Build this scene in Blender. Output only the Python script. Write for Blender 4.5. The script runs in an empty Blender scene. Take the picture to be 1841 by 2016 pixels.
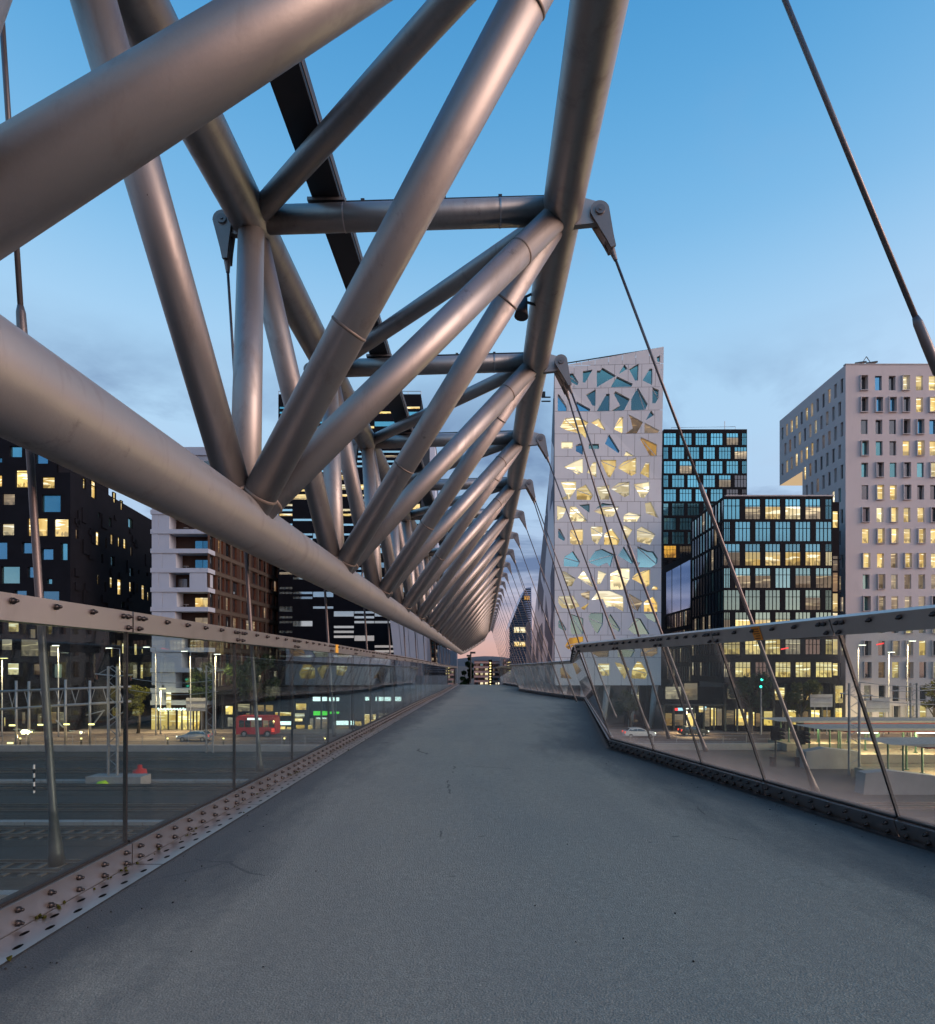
import bpy, math, random
from mathutils import Vector, Matrix
from mathutils.geometry import delaunay_2d_cdt
random.seed(7)
R = math.radians
SC = bpy.context.scene
COL = SC.collection

# ------------------------------------------------------------------ camera
# photo measured on a 1841 x 2016 grid: focal 1200, horizon row 1306, axis column 920.5
F, CX, HY, EYE = 1200.0, 920.5, 1306.0, 1.0
cam = bpy.data.cameras.new('camera')
cam.sensor_fit = 'HORIZONTAL'; cam.sensor_width = 36.0
cam.lens = 36.0 * F / 1841.0
cam.shift_y = (HY - 1008.0) / 1841.0
cam.clip_start = 0.05; cam.clip_end = 12000
cam_o = bpy.data.objects.new('camera', cam); COL.objects.link(cam_o)
cam_o.location = (0, 0, EYE); cam_o.rotation_euler = (R(90), 0, 0)
SC.camera = cam_o

# ------------------------------------------------------------------ world: dusk sky
SUN_AZ, SUN_EL = 106.0, 19.0      # degrees clockwise from the view direction: afterglow right of and behind the camera
world = bpy.data.worlds.new('World'); SC.world = world; world.use_nodes = True
wn, wl = world.node_tree.nodes, world.node_tree.links
wn.clear()
def W(t, **k):
    n = wn.new(t)
    for a, v in k.items(): setattr(n, a, v)
    return n
def wmath(op, a, b=None, clamp=False):
    n = W('ShaderNodeMath', operation=op); n.use_clamp = clamp
    for i, v in enumerate((a, b)):
        if v is None: continue
        if isinstance(v, (int, float)): n.inputs[i].default_value = v
        else: wl.new(v, n.inputs[i])
    return n.outputs[0]
tc = W('ShaderNodeTexCoord'); sep = W('ShaderNodeSeparateXYZ'); wl.new(tc.outputs['Generated'], sep.inputs[0])
el = wmath('ARCSINE', sep.outputs['Z'])
eln = wmath('DIVIDE', el, R(90), True)
ramp = W('ShaderNodeValToRGB'); wl.new(eln, ramp.inputs[0])
cr = ramp.color_ramp; cr.interpolation = 'B_SPLINE'
stops = [(0.0, (.68, .42, .38)), (.022, (.76, .48, .44)), (.055, (.54, .46, .57)), (.10, (.40, .54, .80)), (.19, (.46, .69, .94)),
         (.29, (.42, .68, .95)), (.38, (.19, .51, .86)), (.50, (.065, .345, .71)), (.62, (.030, .235, .58)), (1.0, (.018, .13, .38))]
while len(cr.elements) < len(stops): cr.elements.new(0.5)
for e, (p, c) in zip(cr.elements, stops): e.position = p; e.color = (*c, 1)
# cloud bands: noise on a flat cloud layer
den = wmath('ADD', sep.outputs['Z'], 0.10)
cx_ = wmath('DIVIDE', sep.outputs['X'], den); cy_ = wmath('DIVIDE', sep.outputs['Y'], den)
comb = W('ShaderNodeCombineXYZ'); wl.new(cx_, comb.inputs[0]); wl.new(cy_, comb.inputs[1])
noi = W('ShaderNodeTexNoise'); noi.inputs['Scale'].default_value = 0.75; noi.inputs['Detail'].default_value = 7
noi.inputs['Roughness'].default_value = .56; noi.inputs['Distortion'].default_value = .4
wl.new(comb.outputs[0], noi.inputs['Vector'])
cl = wmath('MULTIPLY', wmath('SUBTRACT', noi.outputs[0], .45), 9.0, True)
band_lo = wmath('MULTIPLY', wmath('SUBTRACT', eln, .035), 22.0, True)
band_hi = wmath('MULTIPLY', wmath('SUBTRACT', .30, eln), 11.0, True)
clm = wmath('MULTIPLY', wmath('MULTIPLY', cl, band_lo), wmath('MULTIPLY', band_hi, .92))
cm = W('ShaderNodeMix', data_type='RGBA'); wl.new(clm, cm.inputs[0]); wl.new(ramp.outputs[0], cm.inputs[6])
cm.inputs[7].default_value = (.085, .16, .36, 1)
# faint pink wisps higher up
noi2 = W('ShaderNodeTexNoise'); noi2.inputs['Scale'].default_value = 1.1; noi2.inputs['Detail'].default_value = 6
wl.new(comb.outputs[0], noi2.inputs['Vector'])
wis = wmath('MULTIPLY', wmath('MULTIPLY', wmath('SUBTRACT', noi2.outputs[0], .56), 3.0, True), .38)
cm2 = W('ShaderNodeMix', data_type='RGBA'); wl.new(wis, cm2.inputs[0]); wl.new(cm.outputs[2], cm2.inputs[6])
cm2.inputs[7].default_value = (.46, .46, .60, 1)
# afterglow round the set sun (right of and behind the camera)
sd = Vector((math.sin(R(SUN_AZ)), math.cos(R(SUN_AZ)), math.tan(R(4)))).normalized()
dot = W('ShaderNodeVectorMath', operation='DOT_PRODUCT'); wl.new(tc.outputs['Generated'], dot.inputs[0]); dot.inputs[1].default_value = sd
glow = wmath('MULTIPLY', wmath('POWER', wmath('MAXIMUM', dot.outputs['Value'], 0.0), 2.6), wmath('EXPONENT', wmath('MULTIPLY', wmath('ABSOLUTE', el), -3.6)))
gl = W('ShaderNodeMix', data_type='RGBA', blend_type='ADD'); wl.new(wmath('MULTIPLY', glow, 1.0), gl.inputs[0]); gl.clamp_factor = False
wl.new(cm2.outputs[2], gl.inputs[6]); gl.inputs[7].default_value = (3.2, 1.75, 1.35, 1)
sky = W('ShaderNodeTexSky'); sky.sky_type = 'NISHITA'; sky.sun_disc = False
sky.sun_elevation = R(2.0); sky.sun_rotation = R(SUN_AZ); sky.air_density = 1.2; sky.dust_density = 1.5
bg1 = W('ShaderNodeBackground'); wl.new(gl.outputs[2], bg1.inputs[0]); bg1.inputs[1].default_value = 0.92
bg2 = W('ShaderNodeBackground'); wl.new(sky.outputs[0], bg2.inputs[0]); bg2.inputs[1].default_value = 0.05
ads = W('ShaderNodeAddShader'); wl.new(bg1.outputs[0], ads.inputs[0]); wl.new(bg2.outputs[0], ads.inputs[1])
wo = W('ShaderNodeOutputWorld'); wl.new(ads.outputs[0], wo.inputs[0])

# ------------------------------------------------------------------ the one sun lamp: the broad low afterglow
sun = bpy.data.lights.new('afterglow', 'SUN'); sun.energy = 2.5; sun.angle = R(34); sun.color = (1.0, .70, .56)
sun_o = bpy.data.objects.new('afterglow', sun); COL.objects.link(sun_o)
ld = Vector((math.sin(R(SUN_AZ)) * math.cos(R(SUN_EL)), math.cos(R(SUN_AZ)) * math.cos(R(SUN_EL)), math.sin(R(SUN_EL))))
sun_o.rotation_euler = ld.to_track_quat('Z', 'Y').to_euler(); sun_o.location = (0, 0, 60)

SC.view_settings.view_transform = 'Standard'; SC.view_settings.look = 'None'
SC.view_settings.exposure = 0.0; SC.view_settings.gamma = 1.0
SC.render.engine = 'CYCLES'
cy = SC.cycles
cy.use_denoising = True; cy.max_bounces = 5; cy.transparent_max_bounces = 24; cy.glossy_bounces = 3; cy.diffuse_bounces = 2
cy.use_adaptive_sampling = True; cy.adaptive_threshold = .03
cy.sample_clamp_indirect = 3.0; cy.caustics_reflective = False; cy.caustics_refractive = False

# ------------------------------------------------------------------ materials
class NT:
    def __init__(s, name):
        s.m = bpy.data.materials.new(name); s.m.use_nodes = True
        s.n, s.l = s.m.node_tree.nodes, s.m.node_tree.links; s.n.clear()
        s.out = s.n.new('ShaderNodeOutputMaterial')
    def node(s, t, ins=None, **k):
        n = s.n.new(t)
        for a, v in k.items(): setattr(n, a, v)
        for a, v in (ins or {}).items():
            if hasattr(v, 'is_linked') or hasattr(v, 'links'): s.l.new(v, n.inputs[a])
            else: n.inputs[a].default_value = v
        return n
    def math(s, op, a, b=None, clamp=False):
        n = s.n.new('ShaderNodeMath'); n.operation = op; n.use_clamp = clamp
        for i, v in enumerate((a, b)):
            if v is None: continue
            if isinstance(v, (int, float)): n.inputs[i].default_value = v
            else: s.l.new(v, n.inputs[i])
        return n.outputs[0]
    def mix(s, fac, a, b):
        n = s.n.new('ShaderNodeMix'); n.data_type = 'RGBA'
        for i, v in ((0, fac), (6, a), (7, b)):
            if isinstance(v, (int, float)): n.inputs[i].default_value = v
            elif isinstance(v, tuple): n.inputs[i].default_value = (*v[:3], 1)
            else: s.l.new(v, n.inputs[i])
        return n.outputs[2]
    def pos(s): return s.n.new('ShaderNodeNewGeometry').outputs['Position']
    def noise(s, scale, detail=4, rough=.55, stretch=None, vec=None):
        v = vec or s.pos()
        if stretch:
            mp = s.n.new('ShaderNodeMapping'); mp.inputs['Scale'].default_value = stretch; s.l.new(v, mp.inputs['Vector']); v = mp.outputs[0]
        n = s.n.new('ShaderNodeTexNoise'); n.inputs['Scale'].default_value = scale
        n.inputs['Detail'].default_value = detail; n.inputs['Roughness'].default_value = rough
        s.l.new(v, n.inputs['Vector']); return n.outputs[0]
    def finish(s, shader): s.l.new(shader, s.out.inputs[0]); return s.m
    def principled(s, **k):
        p = s.n.new('ShaderNodeBsdfPrincipled')
        for a, v in k.items():
            a = a.replace('_', ' ')
            if isinstance(v, (int, float)): p.inputs[a].default_value = v
            elif isinstance(v, tuple): p.inputs[a].default_value = (*v[:3], 1)
            else: s.l.new(v, p.inputs[a])
        return p.outputs[0]
    def bump(s, h, strength, dist=.02):
        b = s.n.new('ShaderNodeBump'); b.inputs['Strength'].default_value = strength; b.inputs['Distance'].default_value = dist
        s.l.new(h, b.inputs['Height']); return b.outputs[0]

M = {}
def plain(name, c, rough=.6, metal=0.0, var=.25, scale=3.0, spec=.5, bump=0.0):
    t = NT(name)
    n = t.noise(scale, 5)
    lo = tuple(x * (1 - var) for x in c); hi = tuple(min(1, x * (1 + var)) for x in c)
    col = t.mix(n, lo, hi)
    kw = dict(Base_Color=col, Roughness=rough, Metallic=metal, Specular_IOR_Level=spec)
    if bump: kw['Normal'] = t.bump(t.noise(scale * 12, 3), bump, .01)
    p = t.principled(**kw)
    M[name] = t.finish(p); return M[name]

def steel_paint():
    t = NT('steel_paint')
    big = t.noise(1.1, 6, .62); fine = t.noise(70, 3); streak = t.noise(6, 5, .65, (1.0, 1.0, .22)); mott = t.noise(11, 5, .65)
    col = t.mix(big, (.29, .285, .285), (.43, .415, .41))
    col = t.mix(t.math('MULTIPLY', t.math('SUBTRACT', mott, .45), 1.6, True), col, (.36, .35, .345))
    dirt = t.math('MULTIPLY', t.math('SUBTRACT', streak, .54), 5.0, True)
    col = t.mix(t.math('MULTIPLY', dirt, .42), col, (.16, .15, .145))
    scuff = t.math('MULTIPLY', t.math('SUBTRACT', t.noise(2.6, 9, .72), .635), 16.0, True)
    col = t.mix(t.math('MULTIPLY', scuff, .55), col, (.10, .095, .095))
    chip = t.math('MULTIPLY', t.math('SUBTRACT', t.noise(19, 4, .6, (1, 1, .5)), .735), 30.0, True)
    col = t.mix(t.math('MULTIPLY', chip, .8), col, (.03, .025, .022))
    rgh = t.math('ADD', t.math('ADD', t.math('MULTIPLY', big, .12), t.math('MULTIPLY', dirt, .12)), .41)
    b = t.bump(t.math('ADD', t.math('MULTIPLY', fine, .5), t.math('ADD', t.noise(9, 4), t.math('MULTIPLY', mott, .6))), .10, .006)
    M['steel_paint'] = t.finish(t.principled(Base_Color=col, Roughness=rgh, Metallic=.70, Normal=b))
steel_paint()
plain('weld', (.20, .17, .15), .5, .4)
plain('pin_steel', (.22, .21, .21), .42, .6)
plain('rod_steel', (.16, .15, .155), .38, .6, scale=8)
plain('box_dark', (.03, .03, .036), .5, .2)
def alu():
    t = NT('aluminium')
    n = t.noise(2.0, 6, .62); f = t.noise(120, 2); st = t.noise(5, 5, .6, (1, 1, .3))
    col = t.mix(n, (.40, .37, .37), (.54, .50, .50))
    dirt = t.math('MULTIPLY', t.math('SUBTRACT', st, .57), 5.0, True)
    col = t.mix(t.math('MULTIPLY', dirt, .4), col, (.22, .18, .16))
    M['aluminium'] = t.finish(t.principled(Base_Color=col, Roughness=t.math('ADD', t.math('MULTIPLY', f, .12), .29), Metallic=.92))
alu()
plain('bolt', (.05, .045, .045), .35, .8, scale=40)
plain('rubber', (.012, .012, .014), .7)
def asphalt():
    t = NT('asphalt')
    fine = t.noise(210, 3, .75); mid = t.noise(30, 6, .68); big = t.noise(.75, 7, .62); lane = t.noise(1.1, 5, .6, (1.0, .16, 1))
    v = t.node('ShaderNodeTexVoronoi', {'Scale': 130.0, 'Vector': t.pos()}).outputs['Distance']
    col = t.mix(t.math('MULTIPLY', t.math('SUBTRACT', fine, .28), 2.2, True), (.125, .124, .105), (.52, .50, .425))
    col = t.mix(t.math('MULTIPLY', t.math('SUBTRACT', mid, .40), 3.0, True), t.mix(.45, col, (.15, .15, .14)), col)
    st = t.math('MULTIPLY', t.math('SUBTRACT', big, .46), 4.0, True)
    col = t.mix(t.math('MULTIPLY', st, .40), col, (.19, .195, .185))
    col = t.mix(t.math('MULTIPLY', t.math('MULTIPLY', t.math('SUBTRACT', lane, .48), 4.5, True), .38), col, (.165, .17, .165))
    spot = t.math('MULTIPLY', t.math('SUBTRACT', t.noise(5.5, 6, .6), .685), 30.0, True)     # gum and oil spots
    col = t.mix(t.math('MULTIPLY', spot, .65), col, (.07, .07, .072))
    crack = t.node('ShaderNodeTexVoronoi', {'Scale': .55, 'Vector': t.mix(.12, t.pos(), t.node('ShaderNodeTexNoise', {'Scale': 3.0, 'Detail': 6.0, 'Vector': t.pos()}).outputs['Color'])}, feature='DISTANCE_TO_EDGE').outputs['Distance']
    cm_ = t.math('MULTIPLY', t.math('LESS_THAN', crack, .0035), t.math('GREATER_THAN', t.noise(1.3, 3), .56))
    col = t.mix(t.math('MULTIPLY', cm_, .55), col, (.03, .03, .03))
    gu = t.node('ShaderNodeAttribute', attribute_name='kerb_shade_dirt').outputs['Fac']
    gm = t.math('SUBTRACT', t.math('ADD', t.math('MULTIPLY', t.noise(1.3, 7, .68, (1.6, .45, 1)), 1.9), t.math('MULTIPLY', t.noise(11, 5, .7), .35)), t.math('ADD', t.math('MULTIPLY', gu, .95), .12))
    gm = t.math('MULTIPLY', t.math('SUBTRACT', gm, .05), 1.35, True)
    col = t.mix(t.math('MULTIPLY', gm, .80), col, (.038, .044, .055))  # kerbside darkening: railing shade and dirt together put into the asphalt colour
    b = t.bump(t.math('ADD', t.math('ADD', v, fine), mid), .6, .004)
    M['asphalt'] = t.finish(t.principled(Base_Color=col, Roughness=t.math('SUBTRACT', .85, t.math('MULTIPLY', gm, .22)), Normal=b))
asphalt()
def glass():
    t = NT('clear_glass')
    fa_ = t.node('ShaderNodeLayerWeight', {'Blend': .5}).outputs['Facing']
    fr = t.math('ADD', t.math('MULTIPLY', t.math('POWER', fa_, 5.0), .96), .04)
    tr = t.node('ShaderNodeBsdfTransparent', {'Color': (.80, .88, .87, 1)}).outputs[0]
    wob = t.bump(t.noise(1.6, 2, .4), .035, .02)
    gl_ = t.node('ShaderNodeBsdfGlossy', {'Color': (.95, .97, 1, 1), 'Roughness': .015, 'Normal': wob}).outputs[0]
    m = t.node('ShaderNodeMixShader', {0: fr, 1: tr, 2: gl_}).outputs[0]
    # dust: settles along the lower edge of each pane and in faint runs
    g = t.node('ShaderNodeSeparateXYZ', {0: t.node('ShaderNodeTexCoord').outputs['Generated']})
    low = t.math('POWER', t.math('SUBTRACT', 1.0, t.math('MULTIPLY', g.outputs['Z'], 3.2), True), 2.0)
    run = t.math('MULTIPLY', t.math('SUBTRACT', t.noise(5, 5, .65, (1, 1, .12)), .52), 1.6, True)
    d = t.math('ADD', t.math('MULTIPLY', low, .035), t.math('MULTIPLY', run, .035))
    d = t.math('ADD', d, .001)
    df = t.node('ShaderNodeBsdfDiffuse', {'Color': (.62, .6, .6, 1)}).outputs[0]
    M['clear_glass'] = t.finish(t.node('ShaderNodeMixShader', {0: d, 1: m, 2: df}).outputs[0])
glass()
def hazy_glass():
    t = NT('hazy_glass')
    fa_ = t.node('ShaderNodeLayerWeight', {'Blend': .5}).outputs['Facing']
    fr = t.math('ADD', t.math('MULTIPLY', t.math('POWER', fa_, 5.0), .96), .04)
    tr = t.node('ShaderNodeBsdfTransparent', {'Color': (.85, .91, .90, 1)}).outputs[0]
    gl_ = t.node('ShaderNodeBsdfGlossy', {'Color': (.95, .97, 1, 1), 'Roughness': .02}).outputs[0]
    m = t.node('ShaderNodeMixShader', {0: fr, 1: tr, 2: gl_}).outputs[0]
    # mist and grime dried along the lower edge and the upright joints
    g = t.node('ShaderNodeSeparateXYZ', {0: t.node('ShaderNodeTexCoord').outputs['Generated']})
    z, y = g.outputs['Z'], g.outputs['Y']
    wob = t.math('MULTIPLY', t.noise(4, 5, .6), .25)
    low = t.math('POWER', t.math('SUBTRACT', 1.12, t.math('ADD', t.math('MULTIPLY', z, 3.0), wob), True), 2.2)
    ed = t.math('MULTIPLY', t.math('ABSOLUTE', t.math('SUBTRACT', y, .5)), 2.0)
    ed = t.math('MULTIPLY', t.math('POWER', ed, 14.0), .6)
    d = t.math('ADD', t.math('MULTIPLY', t.math('MAXIMUM', low, ed), .26), t.math('MULTIPLY', t.math('MULTIPLY', t.math('SUBTRACT', t.noise(5, 5, .65, (1, 1, .12)), .5), 1.6, True), .05))
    d = t.math('ADD', d, .012)
    df = t.node('ShaderNodeBsdfDiffuse', {'Color': (.72, .68, .68, 1)}).outputs[0]
    tl = t.node('ShaderNodeBsdfTranslucent', {'Color': (.72, .68, .68, 1)}).outputs[0]
    dd = t.node('ShaderNodeMixShader', {0: .5, 1: df, 2: tl}).outputs[0]
    M['hazy_glass'] = t.finish(t.node('ShaderNodeMixShader', {0: d, 1: m, 2: dd}).outputs[0])
hazy_glass()
plain('edge_glass', (.02, .05, .05), .2)
# building skins
def panel_white(name, c, rough=.5):
    t = NT(name)
    n = t.noise(.25, 5, .6); s2 = t.noise(1.2, 5, .6, (1, 1, .25)); f = t.noise(14, 2)
    rnd = t.node('ShaderNodeObjectInfo').outputs['Random']
    col = t.mix(n, tuple(x * .92 for x in c), tuple(min(1, x * 1.06) for x in c))
    col = t.mix(t.math('MULTIPLY', t.math('SUBTRACT', s2, .55), 1.3, True), col, tuple(x * .75 for x in c))
    col = t.mix(t.math('MULTIPLY', rnd, .12), col, tuple(x * .8 for x in c))
    M[name] = t.finish(t.principled(Base_Color=col, Roughness=rough, Normal=t.bump(f, .1, .02)))
panel_white('white_panel', (.64, .68, .70)); panel_white('white_render', (.54, .51, .51), .8); panel_white('grey_panel', (.34, .38, .44))
panel_white('pale_brick', (.36, .43, .52), .8)
plain('joint_dark', (.12, .125, .13), .8)
plain('black_cladding', (.006, .007, .011), .75, scale=.6, var=.5, spec=.12)
plain('black_frame', (.006, .008, .012), .7, spec=.12)
plain('brown_brick', (.035, .018, .012), .8, var=.5, scale=1.5)
plain('rust_panel', (.09, .03, .014), .6, var=.4, scale=.8)
plain('olive_band', (.07, .058, .046), .8, scale=.8)
plain('concrete', (.27, .26, .25), .85, scale=1.2, bump=.3)
plain('pale_concrete', (.42, .42, .41), .85, scale=1.2)
plain('pink_render', (.46, .30, .27), .8, scale=.2)
plain('dark_metal', (.03, .035, .04), .45, .4)
plain('louvre_blue', (.07, .10, .14), .5, .2)
plain('galv', (.30, .31, .32), .5, .5, scale=4)
plain('canopy_top', (.34, .32, .28), .7)
plain('red_paint', (.30, .025, .02), .5)
plain('green_paint', (.035, .10, .06), .5)
plain('silver_paint', (.35, .38, .42), .25, .6)
plain('white_paint', (.72, .70, .68), .3)
plain('bus_red', (.40, .012, .02), .3)
plain('tyre', (.012, .012, .012), .8)
plain('orange_sticker', (.72, .25, .03), .6, var=.1)
plain('yellow_sticker', (.75, .42, .05), .6, var=.1)
plain('sticker_ink', (.05, .02, .01), .7)
plain('red_plastic', (.42, .03, .02), .45)
plain('lime_plastic', (.42, .65, .02), .5)
plain('wood_sleeper', (.10, .095, .085), .9, scale=3)
plain('rail_steel', (.30, .27, .25), .3, .85)
plain('bark', (.05, .04, .03), .9, scale=6)
plain('hill_mat', (.035, .045, .06), .95, scale=.002)
plain('road_asphalt', (.075, .055, .052), .8, scale=.6)
plain('pavement_mat', (.20, .16, .14), .85, scale=.8)
plain('platform_mat', (.26, .23, .18), .85, scale=.8)
def ballast():
    t = NT('ballast')
    n = t.noise(.22, 5, .6, (.25, 1.6, 1)); f = t.noise(5, 5, .7)
    col = t.mix(n, (.014, .017, .020), (.060, .056, .044)); col = t.mix(t.math('MULTIPLY', f, .5), col, (.05, .05, .048))
    M['ballast'] = t.finish(t.principled(Base_Color=col, Roughness=.95))
ballast()
def leaf(name, a, b):
    t = NT(name)
    rnd = t.noise(2.5, 3)
    col = t.mix(rnd, a, b)
    d = t.node('ShaderNodeBsdfDiffuse', {'Color': col}).outputs[0]
    tl = t.node('ShaderNodeBsdfTranslucent', {'Color': col}).outputs[0]
    M[name] = t.finish(t.node('ShaderNodeMixShader', {0: .25, 1: d, 2: tl}).outputs[0])
leaf('leaf_dark', (.015, .03, .018), (.05, .075, .03)); leaf('leaf_olive', (.04, .05, .015), (.11, .11, .03))
def pane_reflect(name, c, metal=.0, spec=.9, rough=.06):
    t = NT(name)
    rnd = t.node('ShaderNodeObjectInfo').outputs['Random']
    n = t.noise(.35, 3)
    col = t.mix(rnd, tuple(x * .75 for x in c), tuple(x * 1.2 for x in c))
    col = t.mix(t.math('MULTIPLY', n, .35), col, tuple(x * .4 for x in c))
    wob = t.bump(t.noise(.35, 2), .05, .05)
    p = t.n.new('ShaderNodeBsdfPrincipled'); t.l.new(col, p.inputs['Base Color'])
    p.inputs['Roughness'].default_value = rough; p.inputs['Metallic'].default_value = metal
    p.inputs['IOR'].default_value = 2.2; t.l.new(wob, p.inputs['Normal'])
    M[name] = t.finish(p.outputs[0])
pane_reflect('pane_teal', (.16, .40, .42), .85); pane_reflect('pane_blue', (.12, .36, .55), .85); pane_reflect('pane_aqua', (.30, .66, .68), .85)
pane_reflect('pane_grey', (.26, .48, .44), .85); pane_reflect('pane_dark', (.015, .025, .035)); pane_reflect('pane_mirror', (.34, .46, .66), .9)
pane_reflect('pane_sky', (.20, .60, .72), .85); pane_reflect('pane_strip', (.62, .88, .92), .85)
def lit(name, c_dark, c_mid, c_hot, strength, streak=True):
    t = NT(name)
    gen = t.node('ShaderNodeTexCoord').outputs['Generated']; g = t.node('ShaderNodeSeparateXYZ', {0: gen})
    rnd = t.node('ShaderNodeObjectInfo').outputs['Random']
    z = g.outputs['Z']
    room = t.noise(.55, 3, .5, (1, 1, .6)); col = t.mix(t.math('MULTIPLY', t.math('SUBTRACT', room, .35), 3.2, True), c_dark, c_mid)
    if streak:
        s_ = t.math('MULTIPLY', t.math('SUBTRACT', t.noise(1.0, 0, .5, (.42, .42, 3.6)), .60), 22.0, True)
        up = t.math('MULTIPLY', t.math('SUBTRACT', z, .30), 6.0, True)
        col = t.mix(t.math('MULTIPLY', s_, up), col, c_hot)
    fur = t.math('MULTIPLY', t.math('SUBTRACT', t.noise(1.5, 1, .5, (1, 1, .7)), .47), 22.0, True)
    lowm = t.math('MULTIPLY', t.math('SUBTRACT', .40, z), 7.0, True)
    col = t.mix(t.math('MULTIPLY', t.math('MULTIPLY', fur, lowm), .75), col, tuple(x * .25 for x in c_dark))
    r2 = t.math('FRACT', t.math('MULTIPLY', rnd, 7.31)); r3 = t.math('FRACT', t.math('MULTIPLY', rnd, 13.7))
    bl = t.math('MULTIPLY', t.math('LESS_THAN', r2, .34), t.math('GREATER_THAN', z, t.math('ADD', t.math('MULTIPLY', r3, .5), .35)))
    col = t.mix(t.math('MULTIPLY', bl, .8), col, tuple(c * .55 + .08 for c in c_mid))
    col = t.mix(t.math('MULTIPLY', r3, .30), col, t.mix(.5, col, (1.0, .92, .75)))
    st = t.math('MULTIPLY', t.math('ADD', t.math('MULTIPLY', rnd, .75), .55), strength)
    e = t.node('ShaderNodeEmission', {'Color': col, 'Strength': st}).outputs[0]
    g_ = t.node('ShaderNodeBsdfGlossy', {'Color': (1, 1, 1, 1), 'Roughness': .05}).outputs[0]
    fr = t.math('ADD', t.math('MULTIPLY', t.math('POWER', t.node('ShaderNodeLayerWeight', {'Blend': .5}).outputs['Facing'], 5.0), .9), .03)
    M[name] = t.finish(t.node('ShaderNodeMixShader', {0: fr, 1: e, 2: g_}).outputs[0]); M[name].cycles.emission_sampling = 'NONE'
lit('lit_yellow', (.70, .42, .09), (1.0, .74, .26), (1.7, 1.5, 1.0), 1.12)
lit('lit_cream', (.68, .52, .24), (1.0, .86, .52), (1.7, 1.6, 1.25), 1.1)
lit('lit_amber', (.45, .20, .03), (.95, .50, .05), (1.1, .8, .3), .95, False)
lit('lit_dim', (.16, .11, .07), (.36, .26, .16), (.9, .7, .4), .9)
lit('lit_brown', (.10, .05, .025), (.28, .15, .06), (.5, .3, .12), .9)
lit('lit_shop', (.75, .40, .05), (1.0, .66, .14), (1.6, 1.3, .7), 1.9); M['lit_shop'].cycles.emission_sampling = 'FRONT_BACK'
def emit(name, c, s):
    t = NT(name); M[name] = t.finish(t.node('ShaderNodeEmission', {'Color': (*c, 1), 'Strength': s}).outputs[0]); M[name].cycles.emission_sampling = 'NONE'
emit('lamp_white', (1, .93, .72), 5.0); emit('lamp_warm', (1, .78, .28), 4.0); emit('sign_white', (.80, 1, .93), 2.6)
emit('sign_green', (.10, .85, .06), 1.6); emit('sign_red', (1, .06, .06), 2.0); emit('sign_cyan', (.5, .85, 1), 1.6)
emit('shop_yellow', (1.0, .62, .06), 1.15); emit('signal_green', (.05, .95, .62), 3.5); emit('tail_red', (1, .07, .04), 2.2); emit('soffit_glow', (1.0, .70, .40), .62)
def scales():
    # flank of the tall pale tower: thousands of narrow upright windows, far too thin to pick apart
    t = NT('scale_flank')
    v = t.node('ShaderNodeTexVoronoi', {'Scale': 1.0, 'Randomness': .9, 'Vector': t.node('ShaderNodeMapping', {'Vector': t.pos(), 'Scale': (.5, .15, .13)}).outputs[0]})
    sepc = t.node('ShaderNodeSeparateColor', {0: v.outputs['Color']})
    win = t.math('GREATER_THAN', sepc.outputs[0], .58)
    a = t.principled(Base_Color=(.60, .58, .62), Roughness=.32, Metallic=.35)
    b = t.principled(Base_Color=(.05, .07, .12), Roughness=.45, Specular_IOR_Level=.25)
    M['scale_flank'] = t.finish(t.node('ShaderNodeMixShader', {0: win, 1: a, 2: b}).outputs[0])
scales()

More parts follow.
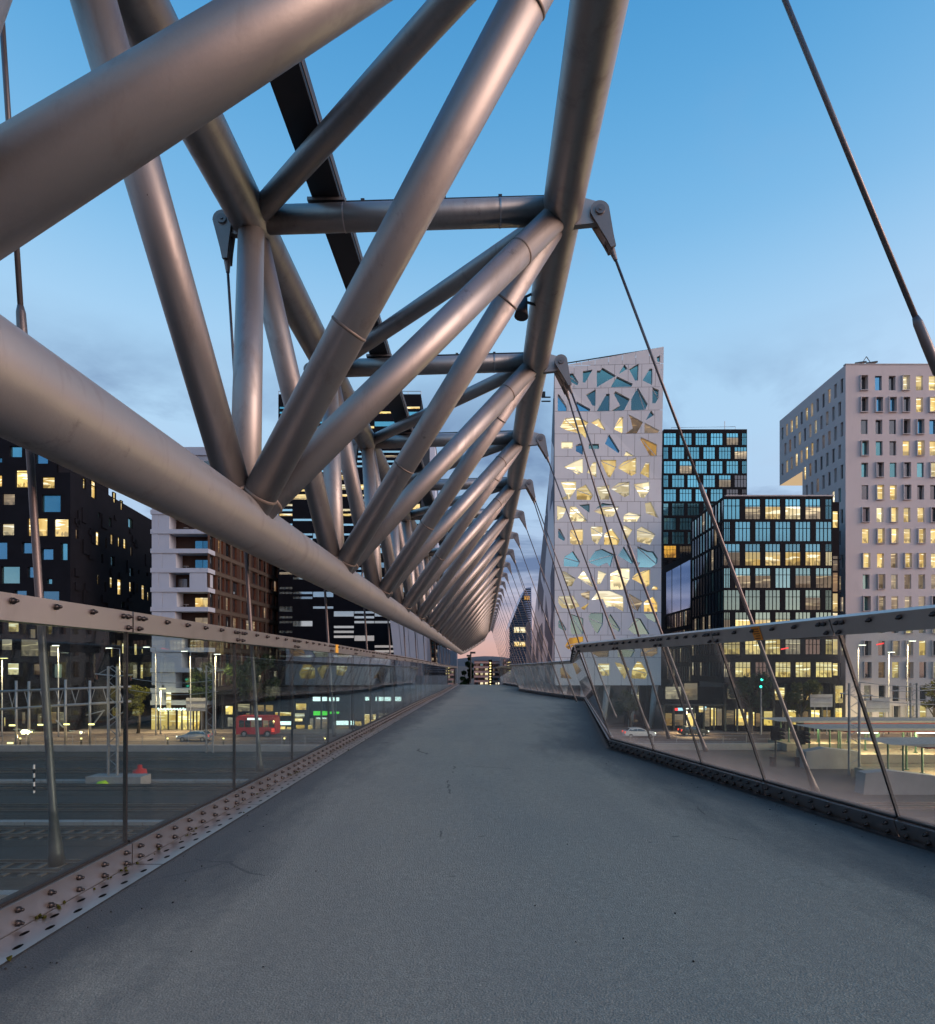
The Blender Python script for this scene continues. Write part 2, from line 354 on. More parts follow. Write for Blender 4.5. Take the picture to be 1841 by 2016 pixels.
# ------------------------------------------------------------------ mesh helpers
def link(name, me, mat, parent=None):
    o = bpy.data.objects.new(name, me); COL.objects.link(o)
    if mat and not me.materials: me.materials.append(M[mat] if isinstance(mat, str) else mat)
    if parent: o.parent = parent
    return o
class MB:
    def __init__(s): s.v, s.f = [], []
    def quad(s, a, b, c, d): i = len(s.v); s.v += [Vector(p) for p in (a, b, c, d)]; s.f.append((i, i+1, i+2, i+3))
    def poly(s, pts): i = len(s.v); s.v += [Vector(p) for p in pts]; s.f.append(tuple(range(i, i+len(pts))))
    def hexa(s, c):   # 8 corners: 0-3 one end (loop), 4-7 the other
        i = len(s.v); s.v += [Vector(p) for p in c]
        for f in ((3, 2, 1, 0), (4, 5, 6, 7), (0, 1, 5, 4), (1, 2, 6, 5), (2, 3, 7, 6), (3, 0, 4, 7)): s.f.append(tuple(i + k for k in f))
    def box(s, x0, x1, y0, y1, z0, z1):
        s.hexa([(x0, y0, z0), (x1, y0, z0), (x1, y1, z0), (x0, y1, z0), (x0, y0, z1), (x1, y0, z1), (x1, y1, z1), (x0, y1, z1)])
    def prism(s, pts, off):   # closed polygon extruded by a vector
        n = len(pts); i = len(s.v); off = Vector(off)
        s.v += [Vector(p) for p in pts] + [Vector(p) + off for p in pts]
        s.f.append(tuple(range(i, i+n))); s.f.append(tuple(range(i+2*n-1, i+n-1, -1)))
        for k in range(n): s.f.append((i+k, i+(k+1) % n, i+n+(k+1) % n, i+n+k))
    def tube(s, path, rad, seg=14, cap=True):
        path = [Vector(p) for p in path]; n = len(path)
        rads = rad if isinstance(rad, (list, tuple)) else [rad]*n
        base = len(s.v); up = None
        for k in range(n):
            t = (path[min(k+1, n-1)] - path[max(k-1, 0)])
            if t.length < 1e-6: t = path[-1] - path[0]
            t.normalize()
            if up is None: up = Vector((0, 0, 1)) if abs(t.z) < .9 else Vector((1, 0, 0))
            a = t.cross(up)
            if a.length < 1e-4: a = t.cross(Vector((0, 1, 0)))
            a.normalize(); b = t.cross(a)
            for j in range(seg):
                th = 2*math.pi*j/seg
                s.v.append(path[k] + (a*math.cos(th) + b*math.sin(th))*rads[k])
        for k in range(n-1):
            for j in range(seg):
                p = base + k*seg; q = p + seg
                s.f.append((p+j, p+(j+1) % seg, q+(j+1) % seg, q+j))
        if cap:
            s.f.append(tuple(base+j for j in range(seg-1, -1, -1))); s.f.append(tuple(base+(n-1)*seg+j for j in range(seg)))
    def mesh(s, name, smooth=False):
        me = bpy.data.meshes.new(name); me.from_pydata([tuple(v) for v in s.v], [], s.f)
        if smooth: me.polygons.foreach_set('use_smooth', [True]*len(me.polygons))
        me.update(); return me
    def build(s, name, mat, parent=None, smooth=False, autosm=False):
        me = s.mesh(name, smooth)
        if smooth and autosm:
            me.polygons.foreach_set('use_smooth', [len(p.vertices) == 4 for p in me.polygons])
        return link(name, me, mat, parent)
def thing(name, label, cat, loc=(0, 0, 0), group=None):
    o = bpy.data.objects.new(name, None); COL.objects.link(o); o.empty_display_size = .3
    o.location = loc; o['label'] = label; o['category'] = cat
    if group: o['group'] = group
    bpy.context.view_layer.update() if False else None
    return o
def tag(o, label, cat, group=None):
    o['label'] = label; o['category'] = cat
    if group: o['group'] = group
    return o
def struct(o): o['kind'] = 'structure'; return o
def at(x, y, Y):        # a measured image point at a real distance Y
    return Vector(((x-CX)/F*Y, Y, EYE + (HY-y)/F*Y))
def X_(x, Y): return (x-CX)/F*Y
def Z_(y, Y): return EYE + (HY-y)/F*Y
def copy_tree(o, parent=None):
    c = o.copy(); COL.objects.link(c); c.parent = parent
    for ch in o.children: copy_tree(ch, c)
    return c

G = -10.0                 # level of the railway yard
# ------------------------------------------------------------------ ground, roads, hills
mb = MB(); mb.quad((-4000, -300, G), (4000, -300, G), (4000, 7000, G), (-4000, 7000, G)); struct(mb.build('ground', 'ballast'))
mb = MB(); mb.quad((-300, 82, G+.05), (300, 82, G+.05), (300, 94.5, G+.05), (-300, 94.5, G+.05)); struct(mb.build('road', 'road_asphalt'))
mb = MB(); mb.box(-300, 300, 79, 82, G, G+.15); struct(mb.build('pavement', 'pavement_mat'))
mb = MB(); mb.box(-300, 300, 94.5, 101, G, G+.13); struct(mb.build('pavement', 'pavement_mat'))
for k in range(-40, 41):
    pass
mb = MB()
for k in range(-30, 31): mb.box(k*6.0, k*6.0+3, 88.2, 88.35, G+.054, G+.058)
ln = mb.build('lane_marking', 'white_paint'); struct(ln)
def hill(name, pts, Y, depth):
    mb = MB(); n = len(pts)
    fr = [Vector((x, Y, z)) for x, z in pts]; bk = [Vector((x, Y+depth, z*1.25+10)) for x, z in pts]
    bs = [Vector((x, Y-depth*.5, G)) for x, z in pts]
    for k in range(n-1): mb.quad(bs[k], bs[k+1], fr[k+1], fr[k]); mb.quad(fr[k], fr[k+1], bk[k+1], bk[k])
    return struct(mb.build(name, 'hill_mat', smooth=True))
hp = []
for k in range(-60, 61):
    x = k*42.0
    hp.append((x, 8 + 5*math.sin(k*.31+1) + 3*math.sin(k*.83) + 8*math.exp(-((k-5)/6)**2)))
hill('hills', hp, 2600, 500)

# ------------------------------------------------------------------ bridge geometry (u = 2.2 mm, bay = 2.64 m)
U, BAY, AX = .0022, 2.64, (950-CX)/F
DROP = [(-4, 0), (.9, 0), (1.93, 9), (2.75, 16), (3.95, 32), (5.5, 53), (7.18, 80), (9.15, 122), (11, 150), (13.5, 183), (15.9, 214), (17, 260), (19, 420), (24, 900), (30, 1500)]
def drop(d):
    for (a, p), (b, q) in zip(DROP, DROP[1:]):
        if d <= b: return p + (q-p)*max(0, (d-a))/(b-a)
    return DROP[-1][1]
def BP(lat, d, h):        # bridge coordinates: lateral u, bays ahead, height u above the eye
    Y = d*BAY
    return Vector((lat*U + AX*Y, Y, EYE + h*U))
DECK_H = -452
def DP(lat, d, dz=0.0):
    p = BP(lat, d, DECK_H - drop(d)); p.z += dz; return p

# right kerb line of the deck: it zigzags out to viewing bays
RK = [(-3.0, 640), (.25, 1362), (2.8, 712), (7.1, 1440), (11.0, 800), (13.2, 1010), (16.2, 640), (30, 600)]
def rk(d):
    for (a, p), (b, q) in zip(RK, RK[1:]):
        if d <= b: return p + (q-p)*(d-a)/(b-a)
    return RK[-1][1]
# deck slab
ds = sorted(set([-3 + .25*k for k in range(0, 84)] + [a for a, _ in RK if a < 18] + [18, 20, 24]))
mb = MB(); NL = 10
rows = []
for d in ds:
    l0, l1 = -726, rk(d) - 16
    rows.append([DP(l0 + (l1-l0)*j/NL, d) for j in range(NL+1)])
for r0, r1 in zip(rows, rows[1:]):
    for j in range(NL): mb.quad(r0[j], r0[j+1], r1[j+1], r1[j])
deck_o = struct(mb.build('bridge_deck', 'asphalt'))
att = deck_o.data.attributes.new('kerb_shade_dirt', 'FLOAT', 'POINT')      # metres to the nearer kerb, where railing shade and dirt are painted in
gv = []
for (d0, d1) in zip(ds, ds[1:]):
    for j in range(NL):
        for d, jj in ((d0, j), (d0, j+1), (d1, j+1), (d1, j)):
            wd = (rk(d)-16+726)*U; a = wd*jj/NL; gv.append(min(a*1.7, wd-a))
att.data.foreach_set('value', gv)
mb = MB()
for d0, d1 in zip(ds, ds[1:]):
    a, b, c, e = DP(-815, d0, -.03), DP(rk(d0)+20, d0, -.03), DP(rk(d1)+20, d1, -.03), DP(-815, d1, -.03)
    dn = Vector((0, 0, -.42))
    mb.hexa([a, b, c, e, a+dn, b+dn, c+dn, e+dn])
struct(mb.build('deck_slab', 'dark_metal'))

# ------------------------------------------------------------------ truss
truss = thing('footbridge_truss', 'tubular grey steel truss running beside and above the walkway of the footbridge', 'bridge truss', (BP(-695, 5, 410).x, 5*BAY, 0))
truss.matrix_world = Matrix.Identity(4); truss.location = (0, 0, 0)
NB = 26
def tdrop(d): return 6.0*max(0, d-7)
def TD(i): return .99 + i + (.05 if i == 0 else 0)
def TRn(i): d = TD(i); return BP(312, d, 1772 - tdrop(d))
def TLn(i): d = TD(i); return BP(-905, d, 1735 - tdrop(d))
def BNn(i):
    d = .60+i; t = max(0, min(1, (d-17.5)/9.0))**1.35
    return BP(-750 + 935*t, d, 442 + 1018*t - tdrop(d))
RC, RW = .172, .113
chord_idx = list(range(-2, NB))
for nm, fn, lab in (('top_chord', TRn, 'upper right tube of the truss, above the walkway'), ('top_chord', TLn, 'upper left tube of the truss'), ('bottom_chord', BNn, 'thick lower tube of the truss running above the left railing')):
    mb = MB(); mb.tube([fn(i) for i in chord_idx], RC + (.008 if nm[0] == 'b' else 0), 40)
    o = mb.build(nm, 'steel_paint', truss, True, True); o['label'] = lab
web = 0
def web_tube(a, b, r, seam=None, near=True):
    mb = MB(); mb.tube([a, b], r, 28 if near else 14); o = mb.build('web_tube', 'steel_paint', truss, True, True)
    if seam:
        for s in seam:
            p = a.lerp(b, s); t = (b-a).normalized()
            m2 = MB(); m2.tube([p - t*.009, p - t*.005, p + t*.005, p + t*.009], [r, r+.004, r+.004, r], 28, False)
            m2.build('weld_seam', 'weld', o, True)
    return o
for i in range(-1, NB):
    near = i < 8
    b = BNn(i)
    web_tube(b, TRn(i-1), RW, (.36, .80) if 0 <= i < 5 else None, near)
    web_tube(b, TLn(i-1), RW-.004, None, near)
    web_tube(b, TRn(i), RW, (.84,) if 0 <= i < 5 else None, near)
    web_tube(b, TLn(i), RW-.006, None, near)
    # top-plane brace: left node to the nearer right node
    web_tube(TLn(i), TRn(i-1), RW-.026, None, near)
    # cross beam
    mb = MB(); a, c = TLn(i), TRn(i); mb.tube([a, c], .108, 28 if near else 14)
    cb = mb.build('cross_beam', 'steel_paint', truss, True, True)
    if near:
        for s in (.30, .80):
            p = a.lerp(c, s); t = (c-a).normalized(); m2 = MB(); m2.tube([p-t*.006, p+t*.006], [.111, .111], 28, False); m2.build('weld_seam', 'aluminium', cb, True)
        m2 = MB(); up = Vector((0, -.02, .118))
        m2.tube([a.lerp(c, .22)+up, a.lerp(c, .3)+up+Vector((0, 0, .004)), a.lerp(c, .95)+up, a.lerp(c, .985)+up+Vector((0, 0, -.05))], .009, 8); m2.build('cable_conduit', 'dark_metal', cb, True)
        for s in (.27, .36, .62, .80):
            p = a.lerp(c, s)+up; m2 = MB(); m2.box(p.x-.016, p.x+.016, p.y-.02, p.y+.02, p.z-.02, p.z+.016); m2.build('cable_clip', 'box_dark', cb)
# weld collars where the web lands on the bottom chord
for i in range(-1, 12):
    b = BNn(i)
    for e in (TRn(i-1), TRn(i), TLn(i-1), TLn(i)):
        t = (e-b).normalized(); p = b + t*(RC*1.42)
        mb = MB(); mb.tube([p-t*.012, p, p+t*.012], [RW+.002, RW+.009, RW+.001], 28, False); mb.build('weld_collar', 'weld', truss, True)
# longitudinal box beam on top of the cross beams, with a foot at each
for i in range(-1, 12):
    a = TLn(i).lerp(TRn(i), .245); c = TLn(i+1).lerp(TRn(i+1), .245)
    mb = MB(); w, z0, z1 = .118, .135, .30
    mb.hexa([a+Vector((-w, .0, z0)), a+Vector((w, .0, z0)), a+Vector((w, 0, z1)), a+Vector((-w, 0, z1)), c+Vector((-w, -.02, z0)), c+Vector((w, -.02, z0)), c+Vector((w, -.02, z1)), c+Vector((-w, -.02, z1))])
    bx = mb.build('light_trough', 'box_dark', truss)
    m2 = MB(); m2.box(a.x-.16, a.x+.16, a.y-.07, a.y+.07, a.z+.108, a.z+.134)
    for s in (-1, 1): m2.box(a.x+s*.145-.018, a.x+s*.145+.018, a.y-.02, a.y+.02, a.z+.135, a.z+.16)
    m2.build('bracket_foot', 'pin_steel', bx)
    m3 = MB(); m3.tube([a+Vector((w+.012, 0, z0+.03)), c+Vector((w+.012, 0, z0+.03))], .008, 6); m3.build('cable_conduit', 'rod_steel', bx)
# lugs, pins and hanger rods
def disc(p, r, th, mb, seg=24):     # round plate facing the camera direction
    mb.tube([p + Vector((0, -th, 0)), p + Vector((0, th, 0))], r, seg)
def hanger(i, side):
    n = (TRn if side > 0 else TLn)(i); d = TD(i)
    pin = BP(455 if side > 0 else -1010, d, (1758 if side > 0 else 1722) - tdrop(d))
    near = i < 6
    # lug plate: flat tongue out of the node, rounded round the pin
    dirx = Vector((side, 0, 0)); mb = MB(); pts = []
    a = n + Vector((side*RC*.6, 0, 0))
    r = .088
    pts.append(a + Vector((0, 0, -.14)));
    for k in range(11):
        th = -math.pi/2 + math.pi*k/10
        pts.append(pin + Vector((side*math.cos(th)*r, 0, math.sin(th)*r)))
    pts.append(a + Vector((0, 0, .115)))
    mb.prism([p + Vector((0, -.03, 0)) for p in pts], (0, .06, 0))
    lug = mb.build('lug_plate', 'steel_paint', truss)
    hang = None
    ends = [BP((1384 if i == 0 else 1307) if side > 0 else -872, d, -499 - drop(d)*.8 if side > 0 else -412 - drop(d))]
    if side > 0 and i in (2, 4, 7): ends.append(BP(1307, d+.55, -505 - drop(d)))
    for q, base in enumerate(ends):
        t = (base - pin).normalized(); L = (base-pin).length
        yo = Vector((0, -.05 if q == 0 else .05, 0)) * (1 if len(ends) > 1 else 0)
        mb = MB(); p0 = pin + yo
        s1 = .47
        seg = 12 if near else 8
        mb.tube([p0 + t*.26, p0 + t*(L*s1)], .0115, seg)
        mb.tube([p0 + t*(L*s1-.03), p0 + t*(L*s1), p0 + t*(L*s1+.10), p0+t*(L*s1+.24), p0 + t*(L*s1+.25), p0 + t*(L-.26), p0+t*(L-.24), p0+t*(L-.23), p0 + t*(L-.06), p0 + t*L], [.013, .019, .021, .021, .016, .016, .020, .017, .03, .034], seg)
        rod = mb.build('hanger_rod', 'rod_steel', truss, True, True)
        # fork: two cheeks round the lug that taper to a socket
        perp = Vector((0, 1, 0)).cross(t).normalized()
        mf = MB()
        for c in (-1, 1):
            pts = []
            for k in range(13):
                th = math.pi*k/12
                pts.append(p0 + perp*math.cos(th)*.082 - t*math.sin(th)*.082)
            pts += [p0 - perp*.035 + t*.24, p0 - perp*.022 + t*.33, p0 + perp*.022 + t*.33, p0 + perp*.035 + t*.24]
            off = Vector((0, c*.046 - .012, 0))
            mf.prism([p + off for p in pts], (0, .024, 0))
        mf.tube([p0 + t*.24, p0 + t*.34, p0 + t*.42], [.034, .026, .016], 12)
        fk = mf.build('fork_end', 'pin_steel', rod)
        mp = MB(); disc(p0, .04, .074, mp, 18); disc(p0, .014, .082, mp, 10); mp.build('pin', 'rod_steel', rod, True, True)
for i in range(-1, NB-1):
    hanger(i, 1)
    if i < 14: hanger(i, -1)
# small floodlights clamped to the upper right chord
for i in (1, 4):
    p = TRn(i).lerp(TRn(i+1), .45) + Vector((-.24, 0, -.05))
    mb = MB(); mb.tube([p + Vector((.12, 0, .08)), p + Vector((0, 0, .02))], .014, 8); mb.tube([p+Vector((.12, 0, -.06)), p+Vector((-.02, 0, -.02))], .014, 8)
    mb.tube([p + Vector((0, 0, .01)), p + Vector((-.03, -.02, -.12)), p + Vector((-.04, -.03, -.20))], [.03, .06, .075], 14); mb.build('floodlight', 'box_dark', truss, True, True)

# ------------------------------------------------------------------ railings
RAIL_H, KERB_H, CAP_H = 570*U, 50*U, 46*U
bolt_mb = MB(); bolt_mb.tube([(0, 0, 0), (.010, 0, 0), (.011, 0, 0), (.022, 0, 0), (.026, 0, 0)], [.0125, .0125, .008, .007, .005], 8)
bolt_me = bolt_mb.mesh('bolt', True); bolt_me.materials.append(M['bolt'])
def rail_panel(parent, b0, b1, lean, side, bolts, extra):
    # b0,b1 base points on the deck edge; lean = lateral shift per metre of height; side = +1 railing on the right
    t = (b1-b0); L = t.length; t.normalize()
    w = Vector((lean, 0, 1)); w = (w - t*w.dot(t)).normalized(); n = t.cross(w).normalized()
    if n.x*side > 0: n = -n            # n points to the walkway
    H = RAIL_H / max(.3, w.z)
    g = .004
    def P(s, h, q): return b0 + t*s + w*h + n*q
    def slab(s0, s1, h0, h1, q0, q1):
        mb = MB(); mb.hexa([P(s0, h0, q0), P(s1, h0, q0), P(s1, h0, q1), P(s0, h0, q1), P(s0, h1, q0), P(s1, h1, q0), P(s1, h1, q1), P(s0, h1, q1)]); return mb
    mb = slab(g, L-g, 0, KERB_H, -.016, 0.0); mb2 = slab(g, L-g, 0.0, KERB_H-.01, -.075, -.058); 
    mb.v += mb2.v; k = 8; mb.f += [tuple(a+8 for a in f) for f in mb2.f]
    mb.build('kerb_plate', 'aluminium', parent)
    cap = slab(g, L-g, H-CAP_H, H, -.016, 0.0)
    for x in (slab(g, L-g, H-CAP_H, H-.008, -.075, -.058), slab(g, L-g, H-.008, H, -.058, -.016)):
        o_ = len(cap.v); cap.v += x.v; cap.f += [tuple(a+o_ for a in f) for f in x.f]
    cap.build('handrail_plate', 'aluminium', parent)
    slab(.008, L-.008, KERB_H-.03, H-CAP_H+.03, -.046, -.028).build('glass_pane', 'clear_glass' if side < 0 else 'hazy_glass', parent)
    slab(-.006, .006, KERB_H-.03, H-CAP_H+.03, -.0455, -.0285).build('joint_seal', 'rubber', parent)
    slab(0.008, L-.008, KERB_H+.001, KERB_H+.012, -.0575, -.017).build('glazing_gasket', 'rubber', parent)
    # bolts
    rot = Matrix((n, t, n.cross(t))).transposed()
    spots = []
    for k in range(8): 
        s = .06 + (L-.12)*k/7
        spots += [(s, KERB_H*.28), (s, KERB_H*.74)]
    for s in (.045, .085, L-.085, L-.045): spots.append((s, H-CAP_H*.28))
    for k in range(1, 5): spots.append((.085 + (L-.17)*k/5, H-CAP_H*.28))
    for s in (.045, L-.045): spots.append((s, H-CAP_H*.80))
    for s, h in spots:
        p = P(s, h, 0)
        if bolts:
            o = bpy.data.objects.new('bolt', bolt_me); COL.objects.link(o); o.parent = parent
            o.matrix_world = Matrix.Translation(p) @ rot.to_4x4()
        else:
            i0 = len(extra.v); extra.v += [Matrix.Translation(p) @ (rot @ v) for v in bolt_mb.v]; extra.f += [tuple(a+i0 for a in f) for f in bolt_mb.f]
    return P, L, H
LEFT_LAT = -790
lrail = thing('glass_railing', 'glass balustrade with pink-lit metal rails along the left edge of the walkway', 'railing')
ex = MB()
jl = [1.14 + .5*k for k in range(-5, 31)]
for k, (d0, d1) in enumerate(zip(jl, jl[1:])):
    b0, b1 = DP(LEFT_LAT+4, d0), DP(LEFT_LAT+4, d1)
    P, L, H = rail_panel(lrail, b0, b1, 0.0, -1, 0.6 < d0 < 5.2, ex)
    if abs(d0-2.64) < .01:
        mb = MB(); s = L*.14
        mb.hexa([P(s, H-CAP_H*.98, .001), P(s+.14, H-CAP_H*.98, .001), P(s+.14, H-CAP_H*.98, .003), P(s, H-CAP_H*.98, .003), P(s, H-.002, .001), P(s+.14, H-.002, .001), P(s+.14, H-.002, .003), P(s, H-.002, .003)])
        st = mb.build('warning_sticker', 'yellow_sticker', lrail)
e = ex.build('bolt_rows', 'bolt', lrail, True); e['kind'] = 'stuff'
# perforated drain plates at the foot of the left railing
def drain_plate(d0, d1, holes):
    a, b = DP(LEFT_LAT+6, d0, .007), DP(LEFT_LAT+6, d1, .007); t = b-a; L = t.length; t.normalize(); wv = Vector((1, 0, 0)); w = 66*U
    if not holes:
        mb = MB(); mb.quad(a, a+wv*w, b+wv*w, b); return mb.build('drain_plate', 'aluminium', drain)
    vs, es = [], []
    def loop(pts):
        i0 = len(vs); vs.extend(Vector(p) for p in pts); es.extend((i0+k, i0+(k+1) % len(pts)) for k in range(len(pts)))
    loop([(.004, 0), (L-.004, 0), (L-.004, w), (.004, w)])
    hs = []
    for k in range(8):
        for q, off in ((.32, 0), (.72, .05)):
            c = (.07 + k*(L-.12)/7.6 + off, w*q); hs.append(c)
            loop([(c[0]+.020*math.cos(th*math.pi/4)*1.2, c[1]+.011*math.sin(th*math.pi/4)) for th in range(8)])
    r = delaunay_2d_cdt(vs, es, [], 0, 1e-6)
    mb = MB()
    for f in r[2]:
        c = sum((r[0][k] for k in f), Vector((0, 0)))/3
        if any(((c.x-h[0])/.024)**2 + ((c.y-h[1])/.011)**2 < .9 for h in hs): continue
        mb.poly([a + t*r[0][k].x + wv*r[0][k].y for k in f])
    return mb.build('drain_plate', 'aluminium', drain)
drain = thing('drain_cover', 'perforated metal drain cover strip at the foot of the left balustrade', 'drain cover')
for d0, d1 in zip(jl, jl[1:]): drain_plate(d0, d1, .3 < d0 < 6.5)
mb = MB()
for d0, d1 in zip(ds, ds[1:]):
    a, b, c, e_ = DP(-790, d0, -.02), DP(-722, d0, -.02), DP(-722, d1, -.02), DP(-790, d1, -.02); mb.quad(a, b, c, e_)
mb.build('drain_channel', 'rubber', drain)
# crumbs of dirt and moss along the plate
rnd = random.Random(3); mb = MB()
for k in range(110):
    d = .6 + rnd.random()**1.6*5; p = DP(-786 + rnd.random()**2*14 if rnd.random() < .8 else -726 + rnd.random()*10, d, .010)
    s = .003 + rnd.random()*.008
    mb.tube([p + Vector((0, 0, -.003)), p + Vector((rnd.uniform(-s, s), rnd.uniform(-s, s), s*.7))], [s, s*.4], 5)
o = mb.build('moss', 'leaf_olive'); o['kind'] = 'stuff'; tag(o, 'crumbs of moss and grit along the drain cover', 'moss')

rnd = random.Random(8); mb = MB()
for k in range(420):
    d = .75 + rnd.random()**1.8*6
    if rnd.random() < .62: lat = rk(d) - 34 - abs(rnd.gauss(0, 70))
    elif rnd.random() < .6: lat = -716 + abs(rnd.gauss(0, 60))
    else: lat = -700 + rnd.random()*(rk(d)+640)
    p = DP(lat, d, .001); s_ = .0015 + rnd.random()**2*.0035
    mb.tube([p, p + Vector((rnd.uniform(-s_, s_)*.5, rnd.uniform(-s_, s_)*.5, s_*.8))], [s_, s_*.55], 5)
o = mb.build('grit', 'rubber'); o['kind'] = 'stuff'; tag(o, 'loose grit scattered over the asphalt of the walkway', 'grit')
rrail = thing('glass_railing', 'dark inward-leaning glass balustrade zigzagging along the right edge of the walkway', 'railing')
ex = MB(); LEAN = -.37
def rj(d): return DP(rk(d), d)
joints = [-.7, -.35, .0, .25, .55, .93, 1.325, 1.755, 2.07, 2.40, 2.8]
def seg_joints(a, b, n): return [a + (b-a)*k/n for k in range(n+1)]
joints += seg_joints(2.8, 7.1, 8)[1:] + seg_joints(7.1, 11.0, 8)[1:] + seg_joints(11, 13.2, 4)[1:] + seg_joints(13.2, 16.2, 6)[1:]
for d0, d1 in zip(joints, joints[1:]):
    P, L, H = rail_panel(rrail, rj(d0), rj(d1), LEAN, 1, .5 < d0 < 2.9, ex)
    if abs(d0-1.325) < .001:
        mb = MB(); s = L*.52; h0, h1 = H-CAP_H*.97, H-CAP_H*.04
        def sl(s0, s1, a, b, q0, q1, nm, mt, par):
            m = MB(); m.hexa([P(s0, a, q0), P(s1, a, q0), P(s1, a, q1), P(s0, a, q1), P(s0, b, q0), P(s1, b, q0), P(s1, b, q1), P(s0, b, q1)]); return m.build(nm, mt, par)
        st = sl(s, s+.085, h0, h1, .001, .003, 'warning_sticker', 'orange_sticker', rrail)
        for k in range(5):
            a = h0 + (h1-h0)*(.12 + k*.17); sl(s+.014, s+.071 - .012*(k % 2), a, a+.006, .0032, .0038, 'print_line', 'sticker_ink', st)
e = ex.build('bolt_rows', 'bolt', rrail, True); e['kind'] = 'stuff'
# lip strip inside the right kerb
mb = MB()
for d0, d1 in zip(ds, ds[1:]):
    if d1 > 16.2: break
    a, b = DP(rk(d0)-8, d0, .012), DP(rk(d1)-8, d1, .012); a2, b2 = DP(rk(d0)-30, d0, .006), DP(rk(d1)-30, d1, .006)
    mb.quad(a2, a, b, b2)
o = mb.build('kerb_lip', 'dark_metal', rrail)

